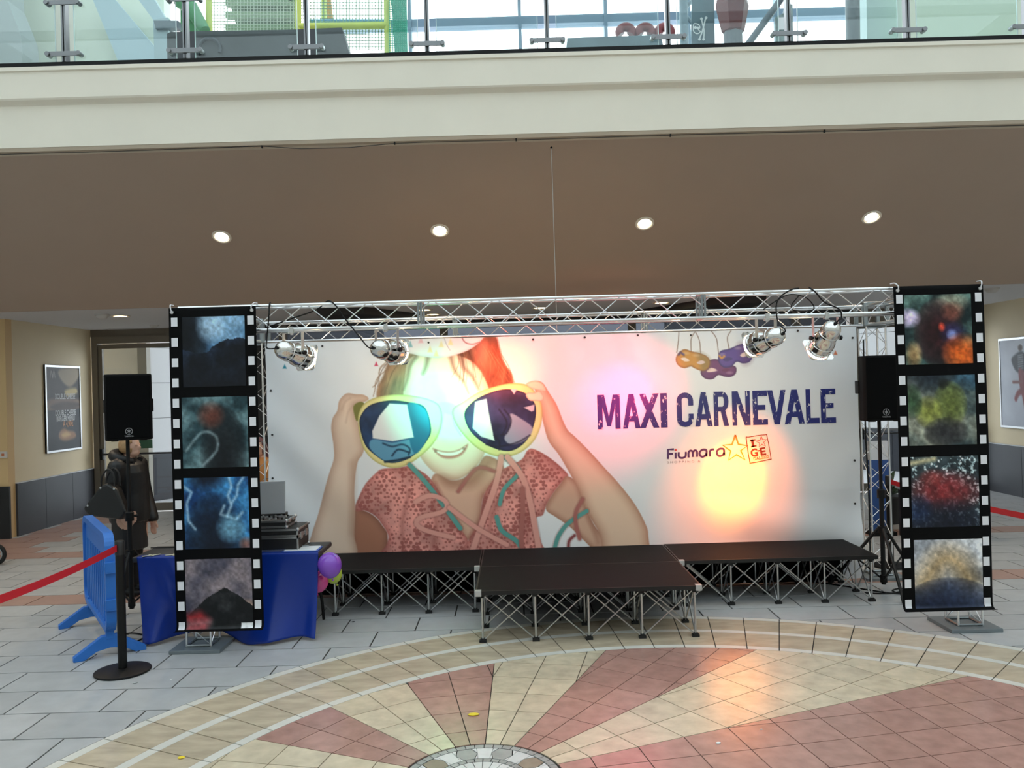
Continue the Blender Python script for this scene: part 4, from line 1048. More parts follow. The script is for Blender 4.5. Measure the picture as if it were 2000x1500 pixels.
# ------------------------------------------------------------------ spotlights on the front truss
M_chrome = mat('polished_can', (226, 224, 220), 0.12, metal=1.0)
M_brk = mat('bracket_alu', (200, 200, 198), 0.3, metal=0.9)
M_lens = emit_mat('lamp_lens', (255, 226, 180), 45.0)
def par_can(label, u, v, target, rgb, power, size, blend=0.9):
    Yc = FT_Y - TS / 2
    c = at(u, v, Yc + 0.03); tgt = Vector(target)
    chord_z = FT_Z - TS / 2
    e = thing('spotlight', label, 'spotlight', (c.x, c.y, c.z), group='silver stage spotlights on the front truss')
    d = (tgt - c).normalized()
    M = d.to_track_quat('Z', 'Y').to_matrix().to_4x4()
    h = d.cross(Vector((0, 0, 1))).normalized()
    # can: open shell, rear cap, ribs
    MB().lathe([(0.002, -0.150), (0.030, -0.147), (0.050, -0.134), (0.064, -0.110), (0.069, -0.080), (0.069, -0.055), (0.074, -0.050), (0.074, -0.040), (0.069, -0.035), (0.074, 0.0), (0.084, 0.02), (0.084, 0.05), (0.089, 0.054), (0.089, 0.062), (0.084, 0.066), (0.084, 0.105), (0.090, 0.108), (0.090, 0.114), (0.080, 0.114), (0.080, 0.03), (0.066, 0.0), (0.062, -0.05)], 32, M).build('lamp_housing', M_chrome, e, smooth=True)
    MB().lathe([(0.001, 0.062), (0.05, 0.058), (0.0785, 0.045)], 28, M).build('lens', M_lens, e, smooth=True)
    # colour-gel holder a little in front of the mouth
    g = MB()
    n = 28
    for rr0, rr1, z in ((0.082, 0.096, 0.132),):
        vs = []; 
        for i in range(n):
            a = 2 * math.pi * i / n; q = 1.0 / max(abs(math.cos(a)), abs(math.sin(a)))
            vs += [M @ Vector((rr0 * math.cos(a), rr0 * math.sin(a), z)), M @ Vector((rr1 * q * math.cos(a), rr1 * q * math.sin(a), z)),
                   M @ Vector((rr0 * math.cos(a), rr0 * math.sin(a), z + 0.003)), M @ Vector((rr1 * q * math.cos(a), rr1 * q * math.sin(a), z + 0.003))]
        fs = []
        for i in range(n):
            j = (i + 1) % n
            fs += [(4 * i, 4 * j, 4 * j + 1, 4 * i + 1), (4 * i + 2, 4 * i + 3, 4 * j + 3, 4 * j + 2), (4 * i + 1, 4 * j + 1, 4 * j + 3, 4 * i + 3), (4 * i, 4 * i + 2, 4 * j + 2, 4 * j)]
        g.add(vs, fs)
    for a in (0, 90, 180, 270):
        q = math.radians(a); g.tube([M @ Vector((0.089 * math.cos(q), 0.089 * math.sin(q), 0.10)), M @ Vector((0.089 * math.cos(q), 0.089 * math.sin(q), 0.134))], 0.005, 5)
    g.build('gel_frame', M_chrome, e)
    # yoke and clamp
    top = Vector((0, 0, 0.15)); yk = MB()
    def flat(p, q, wdir, wd, th):
        p = Vector(p); q = Vector(q); t_ = (q - p).normalized(); s_ = wdir.normalized() * wd / 2; nrm = t_.cross(s_).normalized() * th / 2
        vs = [p - s_ - nrm, p + s_ - nrm, p + s_ + nrm, p - s_ + nrm, q - s_ - nrm, q + s_ - nrm, q + s_ + nrm, q - s_ + nrm]
        yk.add(vs, [(0, 3, 2, 1), (4, 5, 6, 7), (0, 1, 5, 4), (1, 2, 6, 5), (2, 3, 7, 6), (3, 0, 4, 7)])
    fw = Vector((d.x, d.y, 0)).normalized()
    for sg in (-1, 1): flat(h * 0.098 * sg + Vector((0, 0, -0.012)), h * 0.098 * sg + top, fw, 0.026, 0.004)
    flat(-h * 0.1 + top, h * 0.1 + top, fw, 0.026, 0.004)
    yk.build('yoke', M_brk, e)
    for sg in (-1, 1): MB().tube([h * 0.085 * sg, h * 0.112 * sg], 0.011, 8).tube([h * 0.112 * sg, h * 0.125 * sg], 0.018, 6).build('tilt_knob', M_black, e)
    zc = chord_z - c.z
    zc /= 1.15
    MB().box(-0.014, 0.014, -0.03 - 0.016, -0.03 + 0.016, zc - 0.03, zc + 0.016).box(-0.010, 0.010, -0.036, -0.024, 0.13, zc - 0.02).box(-0.022, -0.012, -0.05, -0.012, zc - 0.035, zc - 0.02).build('clamp', M_brk, e, bevel=0.002)
    MB().tube([M @ Vector((0.0, 0.0, -0.148)), M @ Vector((0, 0, -0.165))], 0.012, 8).build('cable_gland', M_black, e)
    lo = Vector((0, 0, 0)) + d * 0.14
    spot('lamp_light', lo, lo + d, rgb, power * 0.30, size * 0.80, 1.0, 0.035, e); spot('lamp_spill', lo, lo + d, (rgb[0], rgb[1] * (0.6 if rgb[0] > 0.5 else 1), rgb[2]), power * 0.10, size * 1.55, 1.0, 0.035, e); e.scale = (1.15, 1.15, 1.15)
    return e, c + d * -0.165
t1 = at(872, 792, BY); t2 = at(985, 722, BY); t3 = at(1205, 775, BY); t4 = at(1432, 935, BY)
PW = 1.0
pars = [par_can('leftmost silver spotlight beside the left film strip', 573, 690, t1, (0.0, 1.0, 0.62), 900 * PW, 28, 1.0),
        par_can('second silver spotlight from the left, above the child\'s hair', 756, 684, t2, (1.0, 0.10, 0.03), 950 * PW, 30, 1.0),
        par_can('silver spotlight third from the left, next to the painted carnival masks', 1497, 664, t3, (1.0, 0.01, 0.09), 950 * PW, 33, 1.0),
        par_can('rightmost silver spotlight beside the right loudspeaker', 1613, 660, t4, (1.0, 0.27, 0.0), 1350 * PW, 29, 1.0)]
def cable(label, pts, r=0.006, cat='cable', n=6, sm=6, m=None):
    p0 = Vector(pts[0])
    o = MB().tube([Vector(p) - p0 for p in (catmull(pts, sm, False) if sm else pts)], r, n).build('power_cable', m or M_black, None, smooth=True)
    o.location = p0
    return tag(o, label, cat)
def cpx(lst): return [tuple(at(u, v, y)) for u, v, y in lst]
e1 = pars[0][1]; e2 = pars[1][1]; e3 = pars[2][1]; e4 = pars[3][1]
cable('black cable looping from the truss down to the leftmost spotlight', [tuple(e1), tuple(e1 + Vector((-0.08, -0.03, 0.0)))] + cpx([(521, 665, 6.74), (525, 620, 6.74), (526, 596, 6.75), (528, 591, 6.80)]))
cable('black cable running over the truss to the second spotlight', [tuple(e2), tuple(e2 + Vector((-0.05, -0.02, 0.01)))] + cpx([(700, 655, 6.74), (672, 620, 6.74), (655, 596, 6.74), (640, 588, 6.8), (618, 605, 6.86), (570, 622, 6.9), (520, 640, 6.93)]))
cable('black cable arching from the truss to the third spotlight', [tuple(e3), tuple(e3 + Vector((0.02, -0.03, 0.03)))] + cpx([(1520, 630, 6.74), (1516, 598, 6.74), (1524, 580, 6.74), (1545, 566, 6.76), (1560, 563, 6.86)]))
cable('black cable arching from the truss to the rightmost spotlight', [tuple(e4), tuple(e4 + Vector((0.03, -0.03, 0.04)))] + cpx([(1643, 625, 6.74), (1640, 605, 6.74), (1610, 590, 6.74), (1592, 570, 6.74), (1580, 561, 6.80)]))
cable('loose black cable loop hung on the truss between the two right spotlights', cpx([(1490, 605, 6.87), (1520, 585, 6.88), (1545, 575, 6.9), (1575, 582, 6.9), (1590, 600, 6.9), (1580, 607, 6.88), (1550, 606, 6.88), (1546, 596, 6.88), (1560, 578, 6.88)]), 0.005)

# ------------------------------------------------------------------ loudspeakers on tripod stands
M_cab = mat('speaker_cabinet', (15, 15, 16), 0.7, spec=0.15, bump=0.1, bscale=300)
M_grille = mat('speaker_grille', (8, 8, 9), 0.8, spec=0.1, bump=0.2, bscale=900)
M_badge = mat('speaker_badge', (168, 168, 172), 0.35, metal=0.6)
def speaker(label, x, y, z, rz, wd=0.42, ht=0.65, dp=0.36):
    e = thing('loudspeaker', label, 'loudspeaker', (x, y, z), rz, 'pair of loudspeakers')
    pr = [(-wd / 2, -dp / 2 + 0.03), (-wd / 2 + 0.02, -dp / 2), (wd / 2 - 0.02, -dp / 2), (wd / 2, -dp / 2 + 0.03), (wd / 2, -dp / 2 + 0.14), (wd / 2 - 0.10, dp / 2), (-wd / 2 + 0.10, dp / 2), (-wd / 2, -dp / 2 + 0.14)]
    MB().prism(pr, 0, ht).build('cabinet', M_cab, e, bevel=0.012)
    MB().box(-wd / 2 + 0.018, wd / 2 - 0.018, -dp / 2 - 0.006, -dp / 2 + 0.004, 0.02, ht - 0.02).build('grille', M_grille, e, bevel=0.004)
    b = MB(); zc = 0.085
    ri = [(0.030 * math.cos(2 * math.pi * i / 24), 0.030 * math.sin(2 * math.pi * i / 24)) for i in range(24)]
    ribbon(b, [(p, q + zc) for p, q in ri], 0.005, -dp / 2 - 0.0075, closed=True, n=1)
    for k in range(3):
        a = math.pi / 2 + k * math.pi / 3; ribbon(b, [(-0.022 * math.cos(a), zc - 0.022 * math.sin(a)), (0.022 * math.cos(a), zc + 0.022 * math.sin(a))], 0.006, -dp / 2 - 0.0076 - 0.0002 * k, smooth=False)
    b.build('badge', M_badge, e)
    text_mesh('YAMAHA', 'badge_lettering', 0.019, M_badge, e, Matrix.Translation((0, -dp / 2 - 0.0078, zc - 0.052)) @ Matrix.Rotation(math.radians(90), 4, 'X'), 0.0005, 1.0, 'CENTER')
    for sx in (-1, 1):
        MB().box(sx * (wd / 2) - 0.012, sx * (wd / 2) + 0.006 * sx + 0.006, -0.05, 0.04, ht * 0.42, ht * 0.62).build('handle', M_black, e, bevel=0.006)
        MB().box(sx * wd * 0.3 - 0.03, sx * wd * 0.3 + 0.03, -dp / 2 + 0.02, -dp / 2 + 0.06, -0.008, 0.002).build('rubber_foot', M_foot, e)
    return e
M_stand = mat('stand_black', (14, 14, 15), 0.5, spec=0.3)
def tripod(label, x, y, top, rot):
    e = thing('speaker_stand', label, 'stand', (x, y, 0), rot, 'tripod loudspeaker stands')
    rod('pole', (0, 0, 0.75), (0, 0, top), 0.0175, M_stand, e, 12); rod('lower_tube', (0, 0, 0.06), (0, 0, 0.95), 0.023, M_stand, e, 12)
    MB().lathe([(0.001, 0.91), (0.04, 0.91), (0.04, 0.99), (0.03, 1.0), (0.001, 1.0)], 14).build('collar', M_black, e)
    MB().lathe([(0.001, 0.57), (0.045, 0.57), (0.045, 0.63), (0.001, 0.63)], 14).build('leg_hub', M_black, e)
    MB().tube([(0.03, 0, 0.955), (0.075, 0, 0.955)], [0.008, 0.016], 8).build('knob', M_black, e)
    for k in range(3):
        a = 2 * math.pi * k / 3; c_, s_ = math.cos(a), math.sin(a)
        lg = MB().tube([(0.035 * c_, 0.035 * s_, 0.61), (0.50 * c_, 0.50 * s_, 0.03)], 0.016, 8).build('leg', M_stand, e, smooth=True)
        MB().tube([(0.48 * c_, 0.48 * s_, 0.055), (0.517 * c_, 0.517 * s_, 0.012)], 0.021, 8).build('rubber_foot', M_foot, lg)
        rod('strut', (0.025 * c_, 0.025 * s_, 0.12), (0.27 * c_, 0.27 * s_, 0.315), 0.009, M_stand, e, 6)
    MB().lathe([(0.001, 0.08), (0.034, 0.08), (0.034, 0.15), (0.001, 0.15)], 12).build('lower_collar', M_black, e)
    return e
LSx, LSy = -3.76, 7.95
sp_z = 1.70
speaker('black loudspeaker on a stand in front of the left glass door', LSx + 0.02, LSy, sp_z, math.radians(24), 0.415, 0.63)
tripod('black tripod stand under the left loudspeaker', LSx, LSy, sp_z + 0.002 - 0.004, 0.6)
RSx, RSy = 3.60, 8.10
speaker('black loudspeaker on a stand beside the right end of the banner', RSx, RSy, 1.68, math.radians(-3), 0.40, 0.635)
tripod('black tripod stand under the right loudspeaker', RSx, RSy, 1.678, math.radians(25))

# ------------------------------------------------------------------ folding table with blue cloth and what stands on it
M_tab = mat('table_top_dark', (44, 45, 48), 0.45)
M_cloth = mat('blue_satin', (8, 46, 136), 0.34, var=0.05, scale=4, spec=0.35)
TX0, TX1, TY0, TY1, TZ = -3.36, -1.73, 7.12, 7.63, 0.715
tb = thing('folding_table', 'dark folding table with bent legs behind the left film strip', 'table', ((TX0 + TX1) / 2, (TY0 + TY1) / 2, 0))
hw, hd = (TX1 - TX0) / 2, (TY1 - TY0) / 2
MB().box(-hw, hw, -hd, hd, TZ - 0.045, TZ).build('table_top', M_tab, tb, bevel=0.012)
for sx in (-1, 1):
    for sy in (-1, 1):
        MB().tube(catmull([(sx * (hw - 0.22), sy * (hd - 0.10), TZ - 0.05), (sx * (hw - 0.16), sy * (hd - 0.09), 0.42), (sx * (hw - 0.10), sy * (hd - 0.07), 0.25), (sx * (hw - 0.08), sy * (hd - 0.06), 0.01)], 5, False), 0.014, 8).build('leg', M_black, tb, smooth=True)
    rod('leg_crossbar', (sx * (hw - 0.13), -hd + 0.08, 0.32), (sx * (hw - 0.13), hd - 0.08, 0.32), 0.010, M_black, tb, 6)
    rod('leg_brace', (sx * (hw - 0.15), 0, 0.34), (sx * (hw - 0.6), 0, TZ - 0.06), 0.009, M_black, tb, 6)
# cloth draped over the front edge
nu, nv = 120, 46
uu = np.linspace(0, 1, nu); vv = np.linspace(-0.10, 1, nv)
CU, CV = np.meshgrid(uu, vv)
cl_x0, cl_x1 = TX0 + 0.05, TX1 - 0.005
DR = np.clip(CV, 0, 1)
CX = cl_x0 + (cl_x1 - cl_x0) * CU + 0.11 * DR * (1 - CU) ** 2
hem = 0.012 + 0.10 * np.exp(-((CU - 0.40) / 0.14) ** 2) + 0.02 * np.sin(CU * 9)
hem = np.clip(hem, 0.008, 1)
CZ = np.where(CV < 0, TZ + 0.003, TZ + 0.003 - DR * (TZ - hem))
out = 0.20 * np.exp(-((CU - 0.03) / 0.13) ** 2) + 0.26 * np.exp(-((CU - 0.72) / 0.22) ** 2) + 0.12 * np.exp(-((CU - 1.0) / 0.06) ** 2)
CYs = np.where(CV < 0, TY0 - 0.010 - CV * 0.9, TY0 - 0.012 - out * DR ** 1.6)
CYs = CYs - np.where(CV > 0, 0.022 * np.sin(CU * 34 + 5 * DR) * DR * np.clip(1.1 - CU, 0.1, 1), 0) - np.where(CV > 0, 0.02 * np.exp(-((CU - 0.10 - 0.16 * DR) / 0.03) ** 2) * np.sin(math.pi * np.clip(DR, 0, 1)), 0)
CYs = CYs - np.where(CV > 0, 0.035 * np.exp(-((CU - 0.16 - 0.22 * DR) / 0.035) ** 2) * np.sin(math.pi * np.clip(DR * 1.1, 0, 1)) + 0.02 * np.exp(-((CU - 0.80 + 0.05 * DR) / 0.04) ** 2) * DR, 0)
cl = sheet('tablecloth', CX, CYs, CZ, np.zeros(CX.shape + (3,)), M_cloth, None)
tag(cl, 'shiny blue satin cloth hanging over the front of the table', 'tablecloth')
so = cl.modifiers.new('solid', 'SOLIDIFY'); so.thickness = 0.003; so.offset = 1
for x0, y0, a in ((-3.0, 7.16, 0.35), (-3.20, 7.15, 0.6)):
    T = Matrix.Translation((x0, y0, TZ + 0.0075)) @ Matrix.Rotation(a, 4, 'Z')
    tag(MB().box(-0.075, 0.075, -0.014, 0.014, 0, 0.0025, T).box(-0.014, 0.014, -0.045, 0.045, 0, 0.0025, T).build('tape_cross', mat('masking_tape', (206, 202, 176), 0.6)), 'cross of pale tape at the far end of the cloth' if x0 < -3.1 else 'cross of pale tape holding the cloth near the film strip', 'tape')

M_case = mat('flight_case_black', (26, 26, 28), 0.5, bump=0.1, bscale=200)
M_edgealu = mat('case_edging', (176, 178, 180), 0.32, metal=0.85)
def flight_case(label, x0, x1, y0, y1, z0, z1, lid, knobs=False):
    e = thing('flight_case', label, 'case', ((x0 + x1) / 2, (y0 + y1) / 2, z0))
    w_, d_, h_ = (x1 - x0) / 2, (y1 - y0) / 2, z1 - z0
    MB().box(-w_, w_, -d_, d_, 0, lid - 0.004).build('case_base', M_case, e, bevel=0.003)
    if lid < h_ - 0.01: MB().box(-w_, w_, -d_, d_, lid + 0.004, h_).build('case_lid', M_case, e, bevel=0.003)
    ed = MB(); r = 0.010
    zs = [0.0, lid - 0.014, lid, h_ - 0.02] if lid < h_ - 0.01 else [0.0, h_ - 0.02]
    for z in zs:
        ed.box(-w_ - .003, w_ + .003, -d_ - .003, -d_ + r, z, z + 0.018).box(-w_ - .003, w_ + .003, d_ - r, d_ + .003, z, z + 0.018).box(-w_ - .003, -w_ + r, -d_ + r, d_ - r, z, z + 0.018).box(w_ - r, w_ + .003, -d_ + r, d_ - r, z, z + 0.018)
    for sx in (-1, 1):
        for sy in (-1, 1): ed.box(sx * w_ - r * (1 + sx) / 2 - 0.003 * (1 - sx) / 2, sx * w_ + r * (1 - sx) / 2 + 0.003 * (1 + sx) / 2, sy * d_ - r * (1 + sy) / 2 - 0.003 * (1 - sy) / 2, sy * d_ + r * (1 - sy) / 2 + 0.003 * (1 + sy) / 2, 0, h_)
    ed.build('edge_profile', M_edgealu, e)
    for sx in (-1, 1):
        for sy in (-1, 1):
            for z in (0.008, h_ - 0.008): MB().ell((sx * w_, sy * d_, z), (0.017, 0.017, 0.017), 10, 6).build('ball_corner', M_edgealu, e, smooth=True)
    for y in (-d_ * 0.45, d_ * 0.45): MB().box(w_, w_ + 0.012, y - 0.03, y + 0.03, max(lid - 0.03, 0.01), min(lid + 0.03, h_ - 0.004)).build('latch', M_edgealu, e, bevel=0.003)
    if knobs:
        for i in range(7):
            for j in range(4): MB().tube([(-w_ + 0.05 + i * (2 * w_ - 0.1) / 6, -d_ + 0.04 + j * 0.06, h_), (-w_ + 0.05 + i * (2 * w_ - 0.1) / 6, -d_ + 0.04 + j * 0.06, h_ + 0.016)], 0.009, 8).build('mixer_knob', M_edgealu if (i + j) % 3 else M_black, e)
    return e
flight_case('large black flight case with silver edges on the table', -2.45, -1.93, 7.20, 7.56, TZ, TZ + 0.20, 0.125)
flight_case('slim mixer case with knobs on top of the large flight case', -2.46, -2.03, 7.21, 7.50, TZ + 0.205, TZ + 0.275, 0.07, knobs=True)
lp = thing('laptop', 'grey laptop standing open behind the mixer case', 'laptop', (-2.30, 7.54, TZ + 0.202), 0.1)
MB().box(-0.16, 0.16, -0.02, 0.0, 0, 0.30, Matrix.Translation((0, 0.035, 0.075)) @ Matrix.Rotation(-0.15, 4, 'X')).build('screen', mat('laptop_grey', (172, 174, 178), 0.4, metal=0.4), lp, bevel=0.005)
MB().box(-0.16, 0.16, 0.02, 0.16, 0.0, 0.075).build('riser', M_black, lp)
cb = thing('clipboard', 'blue clipboard with white sheets at the right end of the table', 'clipboard', (-1.90, 7.24, TZ + 0.004), 0.0)
MB().box(-0.16, 0.15, -0.10, 0.115, 0, 0.006).build('board', mat('clip_blue', (40, 84, 180), 0.4), cb)
MB().box(-0.145, 0.135, -0.085, 0.11, 0.006, 0.012).build('paper', mat('paper_white', (228, 230, 234), 0.6), cb)
MB().box(-0.03, 0.03, 0.085, 0.11, 0.012, 0.022).build('clip', M_edgealu, cb, bevel=0.003)
def balloon(label, c, r, rgb, nm):
    e = thing('balloon', label, 'balloon', c, group='balloons tied to the table')
    pr = []
    for i in range(15):
        a = math.pi * i / 14; rr = r * math.sin(a) * (1.0 if a > math.pi / 2 else 1.0); z = -r * math.cos(a) * (1.22 if a < math.pi / 2 else 1.0)
        pr.append((max(rr, 1e-4), z))
    Mx = Matrix.Rotation(random.uniform(-0.5, 0.5), 4, 'Y')
    MB().lathe(pr, 24, Mx).build('skin', mat(nm, rgb, 0.16, spec=0.6, coat=0.3), e, smooth=True)
    MB().lathe([(0.004, -r * 1.22 - 0.004), (0.012, -r * 1.22 - 0.022), (0.001, -r * 1.22 - 0.018)], 8, Mx).build('knot', MATS[nm], e)
    return e
balloon('purple balloon tied to the right corner of the table', (-1.635, 7.10, 0.615), 0.102, (134, 76, 196), 'balloon_purple')
balloon('lime green balloon half hidden under the purple one', (-1.66, 7.30, 0.50), 0.085, (176, 196, 70), 'balloon_green')
balloon('pink balloon peeping out at the edge of the blue cloth', (-1.765, 7.24, 0.44), 0.085, (218, 70, 150), 'balloon_pink')

# ------------------------------------------------------------------ belt posts, belts
M_belt = mat('red_belt', (200, 26, 44), 0.5)
def belt_post(label, x, y):
    e = thing('belt_post', label, 'barrier post', (x, y, 0), group='black belt barrier posts')
    MB().lathe([(0.001, 0), (0.198, 0), (0.205, 0.008), (0.203, 0.016), (0.17, 0.024), (0.05, 0.032), (0.001, 0.032)], 40).build('base', M_black, e, smooth=True)
    MB().lathe([(0.001, 0.03), (0.033, 0.03), (0.033, 0.90), (0.001, 0.90)], 20).build('post', mat('post_black', (10, 10, 10), 0.4, spec=0.3), e, smooth=True)
    MB().lathe([(0.001, 0.90), (0.036, 0.90), (0.036, 1.0), (0.030, 1.008), (0.001, 1.008)], 20).build('belt_head', mat('post_head', (28, 28, 29), 0.3), e, smooth=True)
    return e
SX, SY = -3.061, 6.298
belt_post('black belt post with a round base in front of the blue barrier', SX, SY)
belt_post('black belt post behind the right truss tower', 4.14, 9.12)
def belt(label, p, q, z=0.955, h=0.052):
    p = Vector((*p, z)); q = Vector((*q, z)); n = 24; d = q - p; mb = MB(); s_ = Vector((-d.y, d.x, 0)).normalized() * 0.001
    vs = []; fs = []
    for i in range(n + 1):
        t_ = i / n; c = d * t_; c.z = -0.05 * 4 * t_ * (1 - t_)
        for sg in (-1, 1):
            for zz in (-h / 2, h / 2): vs.append(c + s_ * sg + Vector((0, 0, zz)))
    for i in range(n):
        a = 4 * i; b = a + 4
        fs += [(a, b, b + 1, a + 1), (a + 2, a + 3, b + 3, b + 2), (a + 1, b + 1, b + 3, a + 3), (a, a + 2, b + 2, b)]
    mb.add(vs, fs); o = mb.build('barrier_belt', M_belt); o.location = p
    return tag(o, label, 'belt')
belt('red belt stretched from the belt post to the left edge of the picture', (SX - 0.005, SY - 0.037), (SX - 0.13, 4.0))
belt('red belt stretched along the right side behind the right film strip', (4.14, 9.08), (4.30, 6.0), 0.945)

# ------------------------------------------------------------------ blue plastic barrier
M_blue = mat('barrier_blue', (42, 112, 196), 0.42, spec=0.5, var=0.03, scale=3)
A_ = Vector((-3.30, 6.62, 0)); B_ = Vector((-4.10, 7.80, 0)); BL = (B_ - A_).length
br = thing('plastic_barrier', 'blue plastic crowd barrier standing beside the black belt post', 'barrier', A_, math.atan2((B_ - A_).y, (B_ - A_).x))
def rrect(x0, x1, z0, z1, r, n=6):
    out = []
    for cx_, cz_, a0 in ((x1 - r, z1 - r, 0), (x0 + r, z1 - r, 90), (x0 + r, z0 + r, 180), (x1 - r, z0 + r, 270)):
        for i in range(n + 1):
            a = math.radians(a0 + 90 * i / n); out.append((cx_ + r * math.cos(a), cz_ + r * math.sin(a)))
    return out
def frame_ring(o1, o2, y0, y1):
    mb = MB(); n = len(o1)
    vs = [(x, y0, z) for x, z in o1] + [(x, y0, z) for x, z in o2] + [(x, y1, z) for x, z in o1] + [(x, y1, z) for x, z in o2]
    fs = []
    for i in range(n):
        j = (i + 1) % n
        fs += [(i, j, n + j, n + i), (2 * n + i, 3 * n + i, 3 * n + j, 2 * n + j), (i, 2 * n + i, 2 * n + j, j), (n + i, n + j, 3 * n + j, 3 * n + i)]
    return mb.add(vs, fs)
frame_ring(rrect(-0.02, BL, 0.20, 1.01, 0.13), rrect(0.02, BL - 0.04, 0.245, 0.955, 0.10), -0.038, 0.038).build('frame', M_blue, br, bevel=0.004)
MB().box(0.02, BL - 0.04, -0.012, 0.012, 0.80, 0.96).build('sign_panel', M_blue, br)
for i in range(12):
    x = 0.06 + i * (BL - 0.14) / 11
    MB().box(x - 0.018, x + 0.018, -0.016, 0.016, 0.24, 0.81).build('slat', M_blue, br, bevel=0.004)
MB().box(0.3 * BL, 0.62 * BL, -0.02, -0.013, 0.42, 0.80).build('notice_panel', mat('barrier_blue_dark', (34, 92, 166), 0.5), br)
for z in (0.44, 0.74):
    MB().box(-0.05, -0.015, -0.045, 0.045, z - 0.045, z - 0.03).box(-0.05, -0.015, -0.045, 0.045, z + 0.03, z + 0.045).box(-0.05, -0.036, -0.045, 0.045, z - 0.03, z + 0.03).build('hinge_bracket', M_blue, br, bevel=0.003)
for x in (0.11, BL - 0.16):
    ft = MB(); pr = [(-0.27, 0.0), (-0.27, 0.035), (-0.06, 0.17), (0.06, 0.17), (0.27, 0.035), (0.27, 0.0), (0.19, 0.0), (0.10, 0.055), (0.0, 0.07), (-0.10, 0.055), (-0.19, 0.0)]
    Mf = Matrix.Translation((x, 0, 0)) @ Matrix.Rotation(math.radians(90), 4, 'Z') @ Matrix.Rotation(math.radians(90), 4, 'X')
    ft.prism(pr, -0.03, 0.03, Mf).build('foot', M_blue, br, bevel=0.004)
    MB().box(x - 0.035, x + 0.035, -0.03, 0.03, 0.14, 0.26).build('foot_post', M_blue, br, bevel=0.004)
MB().box(BL * 0.46, BL * 0.46 + 0.05, -0.0145, -0.0125, 0.86, 0.91).build('sticker', mat('sticker_pale', (190, 200, 206), 0.5), br)
MB().box(BL * 0.46, BL * 0.46 + 0.045, -0.0215, -0.0205, 0.73, 0.78).build('sticker', mat('sticker_tan', (180, 150, 120), 0.5), br)

# floor cables
cable('tangled black cable on the floor behind the blue barrier', [(-3.62, 7.25, 0.008), (-3.5, 7.0, 0.008), (-3.32, 7.02, 0.008), (-3.30, 7.2, 0.008), (-3.48, 7.3, 0.008), (-3.6, 7.12, 0.008), (-3.42, 6.93, 0.008), (-3.2, 7.0, 0.008), (-3.0, 7.35, 0.008), (-2.9, 7.6, 0.008)], 0.006)
cable('coiled black cable on the floor beside the right speaker stand', [(2.7, 8.75, 0.008), (3.2, 8.35, 0.008), (3.55, 8.0, 0.008), (3.72, 7.92, 0.008), (3.88, 7.98, 0.008), (3.80, 8.12, 0.008), (3.66, 8.05, 0.008), (3.72, 7.86, 0.008), (3.95, 7.80, 0.008), (4.05, 7.95, 0.008), (3.9, 8.1, 0.008), (3.6, 7.95, 0.008), (3.35, 8.0, 0.008)], 0.007)
cable('black cable sagging across the far side of the table', [(-3.36, 7.5, TZ + 0.01), (-3.0, 7.45, TZ + 0.02), (-2.75, 7.5, TZ + 0.06), (-2.55, 7.52, TZ + 0.13), (-2.46, 7.55, TZ + 0.16)], 0.005)
cable('black cable running down inside the right rear tower', [(RRX - 0.16, RT_Y - 0.16, 2.5), (RRX - 0.17, RT_Y - 0.17, 1.6), (RRX - 0.15, RT_Y - 0.16, 0.8), (RRX - 0.2, RT_Y - 0.25, 0.01)], 0.008)

# ------------------------------------------------------------------ downlights and ceiling fittings
M_trim = mat('downlight_trim', (222, 214, 200), 0.4)
M_glow = emit_mat('downlight_glow', (255, 236, 206), 14.0)
M_glow2 = emit_mat('downlight_glow_warm', (255, 232, 180), 5.0)
for _m in (M_glow, M_glow2): _m.cycles.emission_sampling = 'NONE'      # the lamps inside give the light
sl0, sl1 = Vector((0, FY + 0.14, 4.735)), Vector((0, 11.2, 3.33))
sdir = (sl1 - sl0).normalized(); snrm = Vector((0, -(-sdir.z), 0)); snrm = Vector((1, 0, 0)).cross(sdir).normalized()
if snrm.z > 0: snrm = -snrm
def on_slope(u, v):
    d = Vector(ray(u, v)); t_ = (sl0 - Vector((0, 0, CAM_H))).dot(snrm) / d.dot(snrm); return Vector((0, 0, CAM_H)) + d * t_
def downlight(label, p, nrm, rad=0.10, glow=None, power=0, grp=None):
    e = thing('downlight', label, 'ceiling light', p, group=grp)
    M = nrm.to_track_quat('Z', 'Y').to_matrix().to_4x4()
    MB().lathe([(rad * 0.78, -0.002), (rad, -0.002), (rad * 1.02, 0.006), (rad * 0.96, 0.012), (rad * 0.80, 0.010), (rad * 0.78, 0.004)], 32, M).build('trim_ring', M_trim, e, smooth=True)
    MB().lathe([(0.001, 0.007), (rad * 0.5, 0.006), (rad * 0.775, 0.003)], 28, M).build('bulb', glow, e, smooth=True)
    if power: spot('lamp_light', nrm * 0.03, nrm * 0.03 + Vector((0, -0.15, -1)), (1.0, 0.80, 0.56), power, 120, 0.6, 0.06, e)
    return e
for lab, u, v in (('recessed downlight in the sloping soffit, leftmost of the four', 433, 462), ('recessed downlight in the sloping soffit, second from the left', 859, 450), ('recessed downlight in the sloping soffit, third from the left', 1259, 436), ('recessed downlight in the sloping soffit, rightmost of the four', 1702, 424)):
    downlight(lab, on_slope(u, v) , snrm, 0.115, M_glow, 40, 'downlights in the sloping soffit')
downlight('recessed downlight in the sloping soffit beyond the left edge', on_slope(-30, 478), snrm, 0.115, M_glow, 40, 'downlights in the sloping soffit')
def on_ceil(u, v, z=3.37):
    return gnd(u, v, z)
